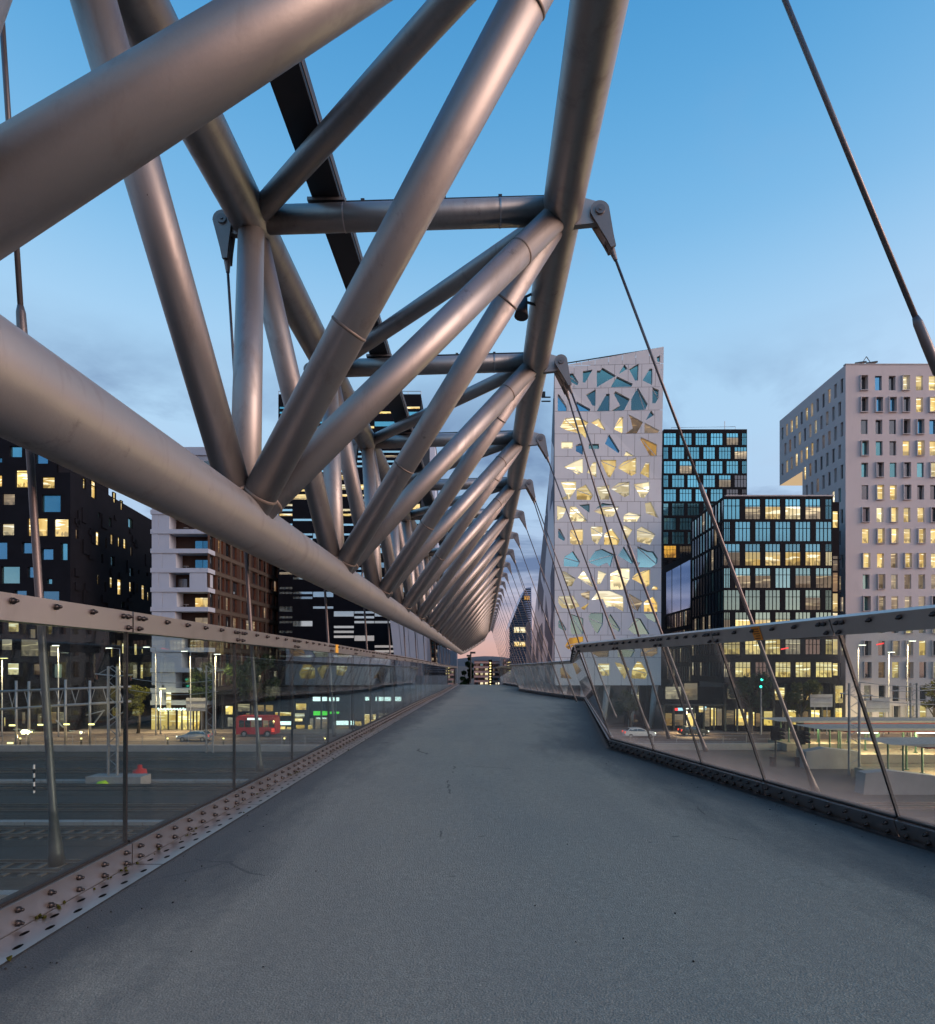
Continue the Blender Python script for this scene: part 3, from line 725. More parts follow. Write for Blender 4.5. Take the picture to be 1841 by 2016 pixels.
# ------------------------------------------------------------------ facades
def inside(p, poly):
    c = False; n = len(poly); j = n-1
    for i in range(n):
        xi, yi = poly[i]; xj, yj = poly[j]
        if (yi > p[1]) != (yj > p[1]) and p[0] < (xj-xi)*(p[1]-yi)/(yj-yi)+xi: c = not c
        j = i
    return c
PANE = {'t': 'pane_teal', 'b': 'pane_blue', 'T': 'pane_aqua', 'g': 'pane_grey', 'd': 'pane_dark', 'm': 'pane_mirror', 's': 'pane_sky', 'S': 'pane_strip',
        'Y': 'lit_yellow', 'y': 'lit_cream', 'O': 'lit_amber', 'p': 'lit_dim', 'o': 'lit_brown'}
def facade(parent, MAP, outline, wins, wall_mat, cells=None, reveal=.28, extra_edges=(), bars=None, frame_mat=None, frame_w=0.0, wall_name='wall', pane_name='pane'):
    """MAP(u,v,depth)->world. wins: (poly, kind). cells: rects (u0,v0,u1,v1) for separate panels."""
    vs, es = [], []
    def loop(pts):
        i0 = len(vs); vs.extend(Vector((float(a), float(b))) for a, b in pts); es.extend((i0+k, i0+(k+1) % len(pts)) for k in range(len(pts)))
    loop(outline)
    for c in (cells or []): loop([(c[0], c[1]), (c[2], c[1]), (c[2], c[3]), (c[0], c[3])])
    for w in wins: loop(w[0])
    for a, b in extra_edges:
        i0 = len(vs); vs.extend([Vector(a), Vector(b)]); es.append((i0, i0+1))
    r = delaunay_2d_cdt(vs, es, [], 0, 1e-5)
    V2 = [(v.x, v.y) for v in r[0]]
    wb = [(min(p[0] for p in w[0]), max(p[0] for p in w[0]), min(p[1] for p in w[0]), max(p[1] for p in w[0]), w[0]) for w in wins]
    groups = {}
    for f in r[2]:
        c = (sum(V2[k][0] for k in f)/3, sum(V2[k][1] for k in f)/3)
        if not inside(c, outline): continue
        if any(b[0] <= c[0] <= b[1] and b[2] <= c[1] <= b[3] and inside(c, b[4]) for b in wb): continue
        key = 0
        if cells is not None:
            key = None
            for q, ce in enumerate(cells):
                if ce[0] <= c[0] <= ce[2] and ce[1] <= c[1] <= ce[3]: key = q; break
            if key is None: continue
        groups.setdefault(key, []).append(f)
    for key, fs in groups.items():
        mb = MB()
        idx = {}
        for f in fs:
            ff = []
            for k in f:
                if k not in idx: idx[k] = len(mb.v); mb.v.append(MAP(*V2[k], 0.0))
                ff.append(idx[k])
            mb.f.append(tuple(ff))
        mb.build(wall_name, wall_mat, parent)
    for w in wins:
        poly, kind = w[0], w[1]
        dp = w[2] if len(w) > 2 else reveal
        mb = MB(); n = len(poly)
        for k in range(n):
            a, b = poly[k], poly[(k+1) % n]; mb.quad(MAP(*a, 0), MAP(*b, 0), MAP(*b, dp), MAP(*a, dp))
        u0, u1, v0, v1 = min(p[0] for p in poly), max(p[0] for p in poly), min(p[1] for p in poly), max(p[1] for p in poly)
        wo_ = mb.build('window', frame_mat or wall_mat, parent)
        kinds = kind
        if len(kinds) == 2 and n == 4:      # upper light / lower light
            vm = v0 + (v1-v0)*.62
            for kk, (a, b) in zip(kinds, ((vm, v1), (v0, vm))):
                m2 = MB(); m2.poly([MAP(u0, a, dp), MAP(u1, a, dp), MAP(u1, b, dp), MAP(u0, b, dp)]); m2.build(pane_name, PANE[kk], wo_)
        else:
            m2 = MB(); m2.poly([MAP(*p, dp) for p in poly]); m2.build(pane_name, PANE[kinds[0]], wo_)
        if bars:
            m3 = MB(); nv, nh, bw = bars
            def bar(a0, b0, a1, b1):
                m3.hexa([MAP(a0, b0, dp-.01), MAP(a1, b0, dp-.01), MAP(a1, b1, dp-.01), MAP(a0, b1, dp-.01), MAP(a0, b0, dp-.08), MAP(a1, b0, dp-.08), MAP(a1, b1, dp-.08), MAP(a0, b1, dp-.08)])
            for k in range(1, nv): u = u0+(u1-u0)*k/nv; bar(u-bw/2, v0, u+bw/2, v1)
            for h in nh: v = v0+(v1-v0)*h; bar(u0, v-bw/2, u1, v+bw/2)
            m3.build('mullion', frame_mat or 'black_frame', wo_)
        elif n > 4 or kind in 'Yy' and len(w) > 3:
            # slanted glazing bars of the irregular windows
            m3 = MB(); c = (sum(p[0] for p in poly)/n, sum(p[1] for p in poly)/n)
            a = poly[0]; b = poly[n//2]
            dx, dy = b[0]-a[0], b[1]-a[1]; L = math.hypot(dx, dy) or 1; px, py = -dy/L*.05, dx/L*.05
            m3.hexa([MAP(a[0]-px, a[1]-py, dp-.02), MAP(a[0]+px, a[1]+py, dp-.02), MAP(b[0]+px, b[1]+py, dp-.02), MAP(b[0]-px, b[1]-py, dp-.02),
                     MAP(a[0]-px, a[1]-py, dp-.1), MAP(a[0]+px, a[1]+py, dp-.1), MAP(b[0]+px, b[1]+py, dp-.1), MAP(b[0]-px, b[1]-py, dp-.1)])
            m3.build('glazing_bar', 'white_panel', wo_)
def front_map(Y):
    return lambda u, v, dp: Vector((u, Y+dp, v))
def side_map(X0, Y0, k, inward):
    nn = Vector((1, -k, 0)).normalized()*inward
    return lambda u, v, dp: Vector((X0+k*(u-Y0), u, v)) + nn*dp
def side_uv(x, y, X0, Y0, k):
    s = (x-CX)/F; Y = (X0-k*Y0)/(s-k); return (Y, Z_(y, Y))
def rect(u0, v0, u1, v1): return [(u0, v0), (u1, v0), (u1, v1), (u0, v1)]

# ---- the tall pale tower with irregular windows
TY = 103.0
tower = thing('office_tower', 'tall white panelled tower with shard-shaped windows and a sloping roof edge', 'building', (X_(1197, TY), TY, G))
tower.location = (0, 0, 0)
def A5(p): return (1082.7+.1709*p[0], 664.4+.1709*p[1])
def A6(p): return (1082.7+.18313*p[0], 1008.9+.18313*p[1])
P5 = [('t', [(205, 425), (265, 415), (330, 520), (315, 555), (225, 505)]), ('t', [(378, 395), (488, 380), (405, 525), (378, 522)]), ('t', [(537, 392), (580, 392), (600, 360), (758, 455), (537, 578)]),
 ('t', [(850, 330), (885, 380), (782, 440)]), ('t', [(900, 385), (1008, 325), (1005, 515), (970, 515)]), ('t', [(1055, 515), (1135, 385), (1165, 385), (1165, 570)]), ('t', [(768, 462), (945, 550), (930, 583), (693, 583)]), ('t', [(1210, 255), (1250, 240), (1250, 312), (1222, 312)]),
 ('t', [(415, 660), (525, 603), (525, 790), (490, 785)]), ('b', [(90, 655), (110, 655), (195, 790), (195, 848), (90, 848)]), ('b', [(308, 735), (470, 825), (460, 848), (308, 848)]), ('t', [(540, 848), (650, 657), (685, 657), (685, 848)]),
 ('t', [(750, 627), (915, 720), (850, 846), (705, 848), (805, 790), (730, 655)]), ('t', [(1005, 593), (1118, 780), (1090, 845), (930, 848), (930, 724)]), ('t', [(1168, 592), (1240, 625), (1240, 710), (1205, 775), (1168, 775)]),
 ('Y', [(175, 930), (330, 915), (445, 980), (420, 1010), (420, 1160), (310, 1100), (195, 1070), (118, 1030)]), ('Y', [(470, 980), (565, 930), (640, 1060), (630, 1075), (545, 1020)]), ('Y', [(740, 1040), (805, 920), (840, 920), (840, 1108), (740, 1060)]),
 ('o', [(900, 890), (1068, 983), (1000, 1108), (865, 1108), (950, 1050), (930, 960)]), ('t', [(1158, 852), (1195, 905), (1097, 962)]), ('o', [(1084, 988), (1255, 1080), (1235, 1107), (1084, 1107)]),
 ('y', [(133, 1200), (265, 1200), (265, 1278), (133, 1278)]), ('g', [(448, 1225), (565, 1225), (565, 1283), (448, 1283)]), ('b', [(685, 1113), (805, 1305), (790, 1335), (635, 1225)]), ('b', [(300, 1240), (340, 1222), (382, 1225), (382, 1355), (300, 1310)]),
 ('O', [(1045, 1150), (1230, 1240), (1230, 1368), (1150, 1365), (1040, 1180)]), ('y', [(855, 1365), (880, 1310), (980, 1367)]),
 ('y', [(160, 1490), (300, 1420), (382, 1390), (382, 1560), (320, 1580), (240, 1525)]), ('y', [(430, 1556), (500, 1435), (538, 1435), (538, 1613)]), ('Y', [(580, 1410), (765, 1410), (765, 1488), (695, 1615), (665, 1600)]), ('Y', [(780, 1500), (850, 1430), (995, 1380), (995, 1565), (940, 1595)]), ('Y', [(1105, 1440), (1150, 1445), (1147, 1623), (1040, 1565)]),
 ('y', [(125, 1660), (303, 1655), (303, 1742), (220, 1868), (110, 1866), (190, 1820)]), ('Y', [(308, 1748), (415, 1692), (498, 1820), (470, 1873), (308, 1870)]), ('y', [(535, 1720), (688, 1700), (688, 1868), (580, 1868)]), ('y', [(700, 1740), (800, 1670), (918, 1660), (918, 1815), (860, 1840)]), ('y', [(965, 1690), (1150, 1660), (1150, 1760), (1090, 1850), (1040, 1840)])]
PD = [('y', [(1097, 995), (1116, 1000), (1108, 1018), (1097, 1025)]), ('y', [(1122, 997), (1134, 997), (1157, 1025), (1152, 1027), (1122, 1026)]), ('g', [(1140, 994), (1161, 992), (1161, 1010)]), ('y', [(1168, 1006), (1190, 998), (1219, 997), (1208, 1016), (1196, 1018)]),
 ('y', [(1228, 1014), (1240, 1008), (1262, 1014), (1254, 1027), (1228, 1027)]), ('y', [(1270, 990), (1282, 988), (1297, 1020), (1272, 1010)]), ('g', [(1172, 1002), (1186, 990), (1214, 994), (1190, 996)])]
P6 = [('t', [(90, 175), (110, 175), (165, 280), (155, 310), (90, 270)]), ('Y', [(217, 185), (358, 180), (358, 345), (250, 345), (217, 330)]), ('y', [(435, 150), (570, 150), (570, 235), (510, 345), (455, 300)]), ('Y', [(587, 230), (665, 170), (755, 295), (735, 347), (582, 346)]), ('y', [(793, 130), (890, 185), (830, 290), (793, 290)]), ('y', [(935, 185), (990, 150), (1135, 235), (1080, 347), (935, 315)]),
 ('T', [(150, 480), (250, 415), (325, 530), (300, 585), (150, 580)]), ('T', [(408, 530), (490, 410), (565, 390), (690, 450), (650, 590), (615, 540), (520, 580)]), ('T', [(795, 362), (898, 530), (885, 555), (733, 465)]), ('T', [(940, 362), (1060, 415), (1115, 420), (1162, 490), (1155, 550), (1080, 592), (945, 588), (970, 540), (942, 530)]),
 ('y', [(118, 630), (165, 635), (280, 710), (235, 795), (185, 790)]), ('y', [(300, 700), (365, 622), (468, 785), (455, 800), (330, 725)]), ('y', [(520, 622), (607, 655), (545, 770), (508, 770)]), ('y', [(650, 655), (760, 602), (860, 602), (860, 715), (790, 830), (650, 830)]), ('Y', [(877, 710), (930, 655), (1075, 610), (1078, 775), (1040, 800)]), ('Y', [(1088, 830), (1120, 785), (1162, 805), (1162, 831)]),
 ('y', [(90, 900), (255, 895), (325, 1010), (225, 1040), (130, 1025), (90, 970)]), ('p', [(330, 870), (430, 842), (430, 948), (345, 905)]), ('Y', [(338, 1022), (425, 970), (375, 1050), (340, 1038)]), ('y', [(447, 940), (520, 842), (650, 842), (790, 900), (795, 1068), (690, 1010), (610, 1020), (570, 930)]), ('p', [(850, 870), (1003, 958), (945, 1068), (890, 1030), (850, 930)]), ('Y', [(1012, 962), (1110, 905), (1160, 985), (1160, 1068), (1012, 1066)]),
 ('t', [(90, 1180), (110, 1140), (178, 1255), (165, 1280), (90, 1235)]), ('g', [(225, 1090), (360, 1140), (360, 1310), (235, 1310), (222, 1265)]), ('g', [(410, 1130), (435, 1082), (573, 1082), (573, 1195), (515, 1305), (480, 1270)]), ('g', [(615, 1165), (650, 1087), (758, 1250), (745, 1285), (625, 1210)]), ('g', [(840, 1255), (925, 1135), (975, 1140), (1075, 1310), (910, 1310)]), ('g', [(1010, 1085), (1152, 1082), (1150, 1190), (1050, 1140)]),
 ('O', [(160, 1440), (210, 1350), (360, 1332), (360, 1390), (250, 1440), (205, 1475)]), ('o', [(410, 1490), (638, 1470), (633, 1553), (520, 1553)]), ('g', [(730, 1450), (900, 1450), (918, 1490), (880, 1553), (730, 1553)]), ('o', [(965, 1540), (1020, 1440), (1160, 1450), (1160, 1515), (1110, 1550)]),
 ('Y', [(515, 1625), (643, 1625), (643, 1755), (560, 1755), (520, 1690)]), ('Y', [(695, 1610), (760, 1620), (860, 1680), (805, 1800)]), ('Y', [(885, 1690), (940, 1600), (985, 1610), (1055, 1730), (1035, 1790), (875, 1785)]), ('O', [(110, 1680), (140, 1660), (240, 1790), (120, 1780)])]
def to_uv(poly, Y): return [(X_(x, Y), Z_(y, Y)) for x, y in poly]
twins = [(to_uv([A5(p) for p in pl], TY), k) for k, pl in P5] + [(to_uv(pl, TY), k) for k, pl in PD] + [(to_uv([A6(p) for p in pl], TY), k) for k, pl in P6]
tout = to_uv([(1092, 723), (1303, 689), (1301.5, 1349.5), (1092, 1349.5)], TY)[::-1]
seam_y = [688, 721, 765.2, 809.7, 854.1, 898.5, 943, 987.4, 1028.1, 1073, 1117.9, 1161.8, 1205.8, 1250.3, 1294.6, 1349.5]
cells = []
for r_, (ya, yb) in enumerate(zip(seam_y, seam_y[1:])):
    xs = [1091.5] + [1092 + 210*(k + (.45 if r_ % 2 else .0))/8 for k in range(1, 8)] + [1303.5]
    for xa, xb in zip(xs, xs[1:]):
        g = .025; cells.append((X_(xa, TY)+g, Z_(yb, TY)+g, X_(xb, TY)-g, Z_(ya, TY)-g))
# the facade is folded along a diagonal: the upper right facet leans out a little
fa, fb = A5((215, 560)), A5((1262, 1640)); fa, fb = (X_(fa[0], TY), Z_(fa[1], TY)), (X_(fb[0], TY), Z_(fb[1], TY))
fdx, fdy = fb[0]-fa[0], fb[1]-fa[1]; fl = math.hypot(fdx, fdy)
def tmap(u, v, dp):
    s = (fdx*(v-fa[1]) - fdy*(u-fa[0]))/fl
    return Vector((u, TY + dp - max(0, s)*.07, v))
ext = [((fa[0]-fdx*.12, fa[1]-fdy*.12), (fb[0]+fdx*.02, fb[1]+fdy*.02))]
facade(tower, tmap, tout, twins, 'white_panel', cells, .45, ext, wall_name='facade_panel')
# backing, roof and far sides: wedge sloping down to the rear
x0, x1 = X_(1092, TY), X_(1302, TY); zb = Z_(1349.5, TY)
k_t = .0246
def LX(Y): return x0 + k_t*(Y-TY)
prof = [(TY+.6, Z_(722, TY)-.4), (109, 37.0), (127, 23.4), (146, 10.0), (157, 2.0), (157, zb)]
mb = MB()
lft = [Vector((LX(y), y, z)) for y, z in prof] + [Vector((LX(TY+.6), TY+.6, zb))]
mb.poly(lft); mb.build('flank', 'scale_flank', tower)
rgt = [Vector((x1-.05 + k_t*(y-TY), y, z + (Z_(689, TY)-Z_(722, TY))*(1-(y-TY)/60))) for y, z in prof] + [Vector((x1-.05, TY+.6, zb))]
mb = MB(); mb.poly(rgt); n_ = len(lft)
for k in range(n_):
    a, b = k, (k+1) % n_
    mb.quad(lft[a]+Vector((.03, 0, 0)), lft[b]+Vector((.03, 0, 0)), rgt[b], rgt[a])
mb.build('tower_core', 'joint_dark', tower)
mb = MB(); ra, rb = at(1112, 715.5, TY), at(1298, 685.5, TY); mb.tube([ra, rb], .10, 8)
for k in range(9): p = ra.lerp(rb, k/8); mb.tube([p, p+Vector((0, 0, -.55))], .06, 6)
mb.build('roof_rail', 'dark_metal', tower)
mb = MB(); mb.box(x0+1, x1-1, TY+2.5, TY+14, G, zb-.01); ob = mb.build('glazed_base', 'pane_dark', tower)
for k, x in enumerate((1112, 1150, 1196, 1250, 1290)):
    p = at(x, 1349, TY+1); mb = MB(); mb.tube([(p.x, TY+1, zb-.02), (p.x - .8, TY+1, G)], [.55, .4], 12); mb.build('column', 'pale_concrete', tower, True, True)
mb = MB(); p = at(1072, 775, 112); mb.tube([at(1084, 782, 108), at(1067, 782, 108)], .12, 6); mb.tube([at(1084, 790, 108), at(1066, 790, 108)], .12, 6); mb.box(*(lambda q: (q.x-.3, q.x+.3, q.y-.3, q.y+.3, q.z, q.z+.9))(at(1070, 782, 108))); mb.build('flank_bracket', 'dark_metal', tower)

# ---- white building with rows of upright windows, right edge
WY = 102.0; WK = .045
wb_ = thing('office_block', 'white block with rows of upright windows and an overhanging corner at the right edge', 'building')
wx0 = X_(1665, WY)
rows_ = [754, 796.8, 840.3, 882.5, 925, 969.3, 1013.6, 1055.2, 1103.6, 1145.2, 1188.2, 1232, 1276, 1319, 1365, 1405]
cols_ = [1703, 1732, 1758.9, 1785.2, 1812.6, 1838, 1865, 1892, 1919, 1946]
LM = ['dbdyYYdyyd', 'dbbdYYdYdd', 'ddddbbdddY', 'ttdYYYydtY', 'tdtdtydttd', 'dYYdddYYdd', 'dyYYYdYydd', 'YYYYYYYYYd', 'YYpYYYYyYd', 'gpppppYppd', 'gppppdppYd', 'dpdYppddpd', 'ddooYdpdYd', 'doYodpdYdd', 'pddodpdddd', 'YYdYYdYYdd']
wins = []
rw = random.Random(5)
proud = []
for r_, y in enumerate(rows_):
    for c_, x in enumerate(cols_):
        hw, hh = 6.7, 14.2
        if r_ >= 13: hh = 15.5
        sk = (y-950)*.012
        a = rect(X_(x-hw+sk*1, WY), Z_(y+hh, WY), X_(x+hw+sk, WY), Z_(y-hh, WY))
        wins.append((a, LM[r_][c_], rw.choice((.25, .35, .55))))
        if rw.random() < .38 and x < 1850: proud.append(a)
wo_line = to_uv([(1665, 718), (1990, 718), (1990, 1424), (1665, 1424)], WY)[::-1]
facade(wb_, front_map(WY), wo_line, wins, 'white_render')
for a in proud:
    u0, v0 = a[0]; u1, v1 = a[2]; mb = MB(); f = .09; d_ = .28
    for q in ((u0-f, u0, v0-f, v1+f), (u1, u1+f, v0-f, v1+f), (u0, u1, v1, v1+f), (u0, u1, v0-f, v0)):
        mb.box(q[0], q[1], WY-d_, WY-.003, q[2], q[3])
    mb.build('window_surround', 'white_render', wb_)
# receding left face with its overhanging upper corner
sm = side_map(wx0, WY, WK, 1)
def wuv(x, y): return side_uv(x, y, wx0, WY, WK)
yb_ = wuv(1535, 900)[0]; yl_ = wuv(1580, 1000)[0]; ztop = Z_(718, WY); zov = Z_(956, yb_)
sout = [(WY, G), (yl_, G), (yl_, zov), (yb_, zov), (yb_, ztop), (WY, ztop)]
wins = []
stepY = (yb_-WY)/12.2
for r_, y in enumerate(rows_):
    zc = Z_(y, WY)
    for c_ in range(12):
        uc = WY + 1.1 + c_*stepY + (stepY*.35 if r_ % 2 else 0)
        lim = yb_ if zc-2 > zov else yl_
        if uc+.9 > lim: continue
        w_ = .38
        k = rw.choice('dddtdppoydd'); 
        if c_ > 4 and r_ < 5: k = rw.choice('dtdoYpoYd')
        wins.append((rect(uc-w_, zc-1.2, uc+w_, zc+1.2), k, rw.choice((.2, .3, .45))))
facade(wb_, sm, sout, wins, 'white_render')
xt = lambda Y: wx0 + WK*(Y-WY)
mb = MB(); mb.quad((xt(yl_), yl_, zov), (xt(yb_), yb_, zov), (xt(yb_)+27, yb_, zov), (xt(yl_)+27, yl_, zov)); mb.build('glowing_soffit', 'soffit_glow', wb_)  # underside glows by itself: the light on it is put into the material
mb = MB(); mb.box(wx0+1.9, X_(1990, WY), WY+.75, yl_, G, ztop-.3); mb.quad((xt(WY), WY, ztop), (X_(1990, WY), WY, ztop), (X_(1990, WY), yb_, ztop), (xt(yb_), yb_, ztop)); mb.quad((xt(yl_), yl_, G), (X_(1990, WY), yl_, G), (X_(1990, WY), yl_, zov), (xt(yl_), yl_, zov))
mb.quad((xt(yb_), yb_, zov), (X_(1990, WY), yb_, zov), (X_(1990, WY), yb_, ztop), (xt(yb_), yb_, ztop)); mb.build('block_core', 'joint_dark', wb_)
mb = MB(); mb.box(wx0-.08, X_(1990, WY), WY-.08, WY+.5, ztop+.003, ztop+.16); mb.build('parapet', 'galv', wb_)
aw = thing('roof_frame', 'small black A-shaped frame on the roof of the white block', 'roof frame'); Yf = WY+3
for s in (-1, 1):
    mb = MB(); p, q = at(1706, 702, Yf), at(1706+s*10, 717, Yf); mb.tube([p, q], .06, 6); mb.build('strut', 'dark_metal', aw)
    mb = MB(); q = at(1706+s*11, 715, Yf); mb.tube([q+Vector((-.9, 0, -.2)), q+Vector((.9, 0, .25))], [.35, .16], 8); mb.build('winch', 'dark_metal', aw)

# ---- black building with teal windows
BY = 96.0
bb = thing('office_block', 'black grid-fronted block with teal windows, one row brightly lit, beside the white block', 'building')
bx = lambda x: 1279.5+.2197*x
odd = [(665, 808), (857, 990), (1037, 1170), (1217, 1350), (1397, 1530), (1578, 1632)]; evn = [(667, 720), (768, 902), (948, 1082), (1128, 1262), (1308, 1442), (1490, 1632)]
rowy = [(982.3, 1021.8), (1027, 1065.2), (1070.8, 1113), (1118.5, 1157), (1161.8, 1200.5), (1205.7, 1244), (1259, 1288), (1304, 1333)]
km = [['s', 'sp', 'sY', 'sy', 'sp', 's'], ['s', 's', 's', 's', 's', 's'], ['sp', 'sY', 'sY', 'sY', 'sY', 'sy'], ['T', 'Tp', 'Tp', 'T', 'Tp', 'Tp'], ['g', 'g', 'g', 'g', 'gp', 'g'], ['gp', 'gY', 'gY', 'gY', 'g', 'g'], ['Y', 'Y', 'Y', 'p', 'd', 'Y'], ['p', 'Y', 'd', 'Y', 'Y', 'Y']]
wins = []
for r_, (ya, yb2) in enumerate(rowy):
    for c_, (a, b) in enumerate(odd if r_ % 2 == 0 else evn):
        wins.append((rect(X_(bx(a), BY), Z_(yb2, BY), X_(bx(b), BY), Z_(ya, BY)), km[r_][c_], .12))
bout = to_uv([(1425, 977), (1640, 977), (1640, 1345), (1425, 1345)], BY)[::-1]
facade(bb, front_map(BY), bout, wins, 'black_frame', bars=(4, (.66,), .07))
BK = .045; b0 = X_(1425, BY)
def buv(x, y): return side_uv(x, y, b0, BY, BK)
ybk = buv(1360, 1000)[0]; zt = Z_(977, BY)
wins = []
rb2 = random.Random(9); ncol = 11
for r_, (ya, yb2) in enumerate(rowy):
    for c_ in range(ncol):
        u0 = BY + .25 + c_*(ybk-BY-.4)/ncol; u1 = u0 + (ybk-BY-.4)/ncol*.72
        wins.append((rect(u0, Z_(yb2, BY), u1, Z_(ya, BY)), rb2.choice('ddddddggp' if r_ else 'ggddgp'), .08))
facade(bb, side_map(b0, BY, BK, 1), [(BY, Z_(1345, BY)), (ybk, Z_(1345, BY)), (ybk, zt), (BY, zt)], wins, 'black_frame')
mb = MB(); mb.box(b0+1.2, X_(1640, BY), BY+.3, ybk, Z_(1345, BY), zt-.1); mb.quad((b0, BY, zt), (X_(1640, BY), BY, zt), (X_(1640, BY), ybk, zt), (b0+BK*(ybk-BY), ybk, zt)); mb.build('block_core', 'black_cladding', bb)
mb = MB(); mb.box(b0+.3, X_(1642, BY), BY-.06, BY+.4, zt+.003, zt+.2); mb.build('parapet', 'galv', bb)
# lower wing towards the tower: dark grid below, a mirror glass front above
LYa = ybk+.05; LYb = buv(1306, 1200)[0]
lx = lambda Y: b0 + BK*(Y-BY)
zl = Z_(1197, LYa)
mb = MB(); mb.box(lx(LYa)+.8, lx(LYa)+30, LYa+.05, LYb, G, zl+10.5); mb.build('wing_core', 'black_cladding', bb)
wins = []
for r_ in range(5):
    for c_ in range(16):
        u0 = LYa + .3 + c_*(LYb-LYa-.6)/16; u1 = u0 + (LYb-LYa-.6)/16*.7
        z1 = zl - .3 - r_*3.5
        wins.append((rect(u0, z1-2.7, u1, z1), rb2.choice('dddddgp'), .08))
facade(bb, side_map(lx(LYa), LYa, BK, 1), [(LYa, G), (LYb, G), (LYb, zl), (LYa, zl)], wins, 'black_frame')
zm0, zm1 = zl+.02, Z_(1100, LYa)
wins = [(rect(LYa+.2+k*(LYb-LYa-.4)/3+.05, zm0+.1, LYa+.2+(k+1)*(LYb-LYa-.4)/3-.05, zm1-.1), 'm', .05) for k in range(3)]
wins.append
facade(bb, side_map(lx(LYa)+.02, LYa, BK, 1), [(LYa, zm0), (LYb, zm0), (LYb, zm1), (LYa, zm1)], wins, 'black_frame')
# stair shaft with amber lights on its right side
mb = MB(); mb.box(X_(1641, BY), X_(1660, BY), BY+1.0, BY+6, G, Z_(985, BY)); mb.build('stair_shaft', 'black_cladding', bb)
for ya, yb2, k in ((1004, 1036, 'lit_yellow'), (1093, 1122, 'lit_dim'), (1126, 1163, 'lit_brown'), (1166, 1203, 'lit_yellow'), (1206, 1243, 'lit_cream'), (1258, 1288, 'lit_yellow'), (1306, 1330, 'lit_yellow')):
    mb = MB(); mb.box(X_(1641.6, BY), X_(1656, BY), BY+.92, BY+.99, Z_(yb2, BY), Z_(ya, BY)); mb.build('window', k, bb)
for y in (1100, 1166, 1204): 
    mb = MB(); mb.box(X_(1640.5, BY), X_(1662, BY), BY+.75, BY+.9, Z_(y+1.2, BY), Z_(y-1.2, BY)); mb.build('shaft_band', 'black_frame', bb)
mb = MB(); mb.box(X_(1425, BY)+1.5, X_(1640, BY)-1, BY+2.5, BY+14, G, Z_(1345, BY)-.05); mb.build('glazed_base', 'pane_dark', bb)

# ---- blue glass tower behind
CY_ = 158.0
ct = thing('glass_tower', 'blue glass tower with black frames standing behind the teal-windowed block', 'building')
odd = [(128, 235), (270, 375), (412, 512), (548, 652), (690, 792), (830, 868)]; evn = [(125, 165), (202, 308), (340, 443), (482, 584), (622, 725), (762, 868)]
rowz = [(185, 290), (310, 415), (435, 545), (562, 668), (688, 795), (815, 922), (945, 1050), (1070, 1178), (1195, 1300), (1322, 1425), (1448, 1550), (1574, 1680), (1700, 1806)]
wins = []; rc2 = random.Random(4)
for r_, (ya, yb2) in enumerate(rowz):
    for c_, (a, b) in enumerate(odd if r_ % 2 == 0 else evn):
        k = 's' if r_ < 5 else 'T'
        if (r_, c_) in ((0, 4), (1, 5), (3, 4), (2, 1)): k = 'sp'
        if r_ >= 8: k = rc2.choice(('d', 'O', 'd', 'o'))
        if r_ == 4 and c_ >= 4: k = 'p' if c_ == 5 else 'd'
        if r_ in (2, 3, 4) and c_ >= 8-r_: k = 'd'
        wins.append((rect(X_(bx(a), CY_), Z_(812+.2197*yb2, CY_), X_(bx(b), CY_), Z_(812+.2197*ya, CY_)), k, .12))
cxa, cxb = X_(1306.5, CY_), X_(1471, CY_); czt = Z_(845, CY_)
facade(ct, front_map(CY_), [(cxa, G), (cxb, G), (cxb, czt), (cxa, czt)], wins, 'black_frame', bars=(4, (.66,), .08))
mb = MB(); mb.box(cxa+.05, cxb-.02, CY_+.3, CY_+26, G, czt-.02); mb.build('tower_core', 'black_cladding', ct)
mb = MB(); a, b = at(1322, 842, CY_+2), at(1448, 840, CY_+2); mb.tube([a+Vector((0, 0, -.6)), a, b, b+Vector((0, 0, -.6))], .06, 6); mb.tube([at(1427, 845, CY_+2), at(1427, 829, CY_+2)], .07, 6); mb.build('roof_rail', 'galv', ct)

# ---- dark building on the left, with scattered square windows
DY = 97.0; DK = -.117
db = thing('apartment_block', 'black-clad block with scattered square windows, some blue and some lit, at the left edge', 'building')
def r14(x, y): return (.1831*x, 836.6+.1831*y)
def r9(x, y): return (.17375*x, 1205.7+.17375*y)
dl = [(102, 225, 235, 345, 's'), (-40, 345, 22, 402, 's'), (380, 290, 515, 415, 'b'), (168, 485, 345, 670, 'Y'), (450, 560, 585, 678, 'Y'), (-100, 540, 20, 662, 'Y'), (25, 740, 158, 858, 'p'), (308, 745, 362, 798, 's'), (447, 750, 650, 935, 's'), (18, 1062, 150, 1185, 'y'),
      (297, 1003, 508, 1192, 'Y'), (582, 1012, 735, 1198, 'Y'), (-110, 1258, 77, 1442, 'b'), (230, 1263, 360, 1380, 'b'), (440, 1330, 572, 1448, 'b'), (650, 1270, 725, 1452, 's'), (8, 1520, 212, 1703, 'T'), (293, 1525, 400, 1640, 'b'), (498, 1655, 560, 1708, 's'), (155, 1780, 285, 1900, 'b'), (440, 1785, 635, 1900, 'b'), (-160, 900, -60, 1010, 'Y'), (-160, 1530, -60, 1650, 'b')]
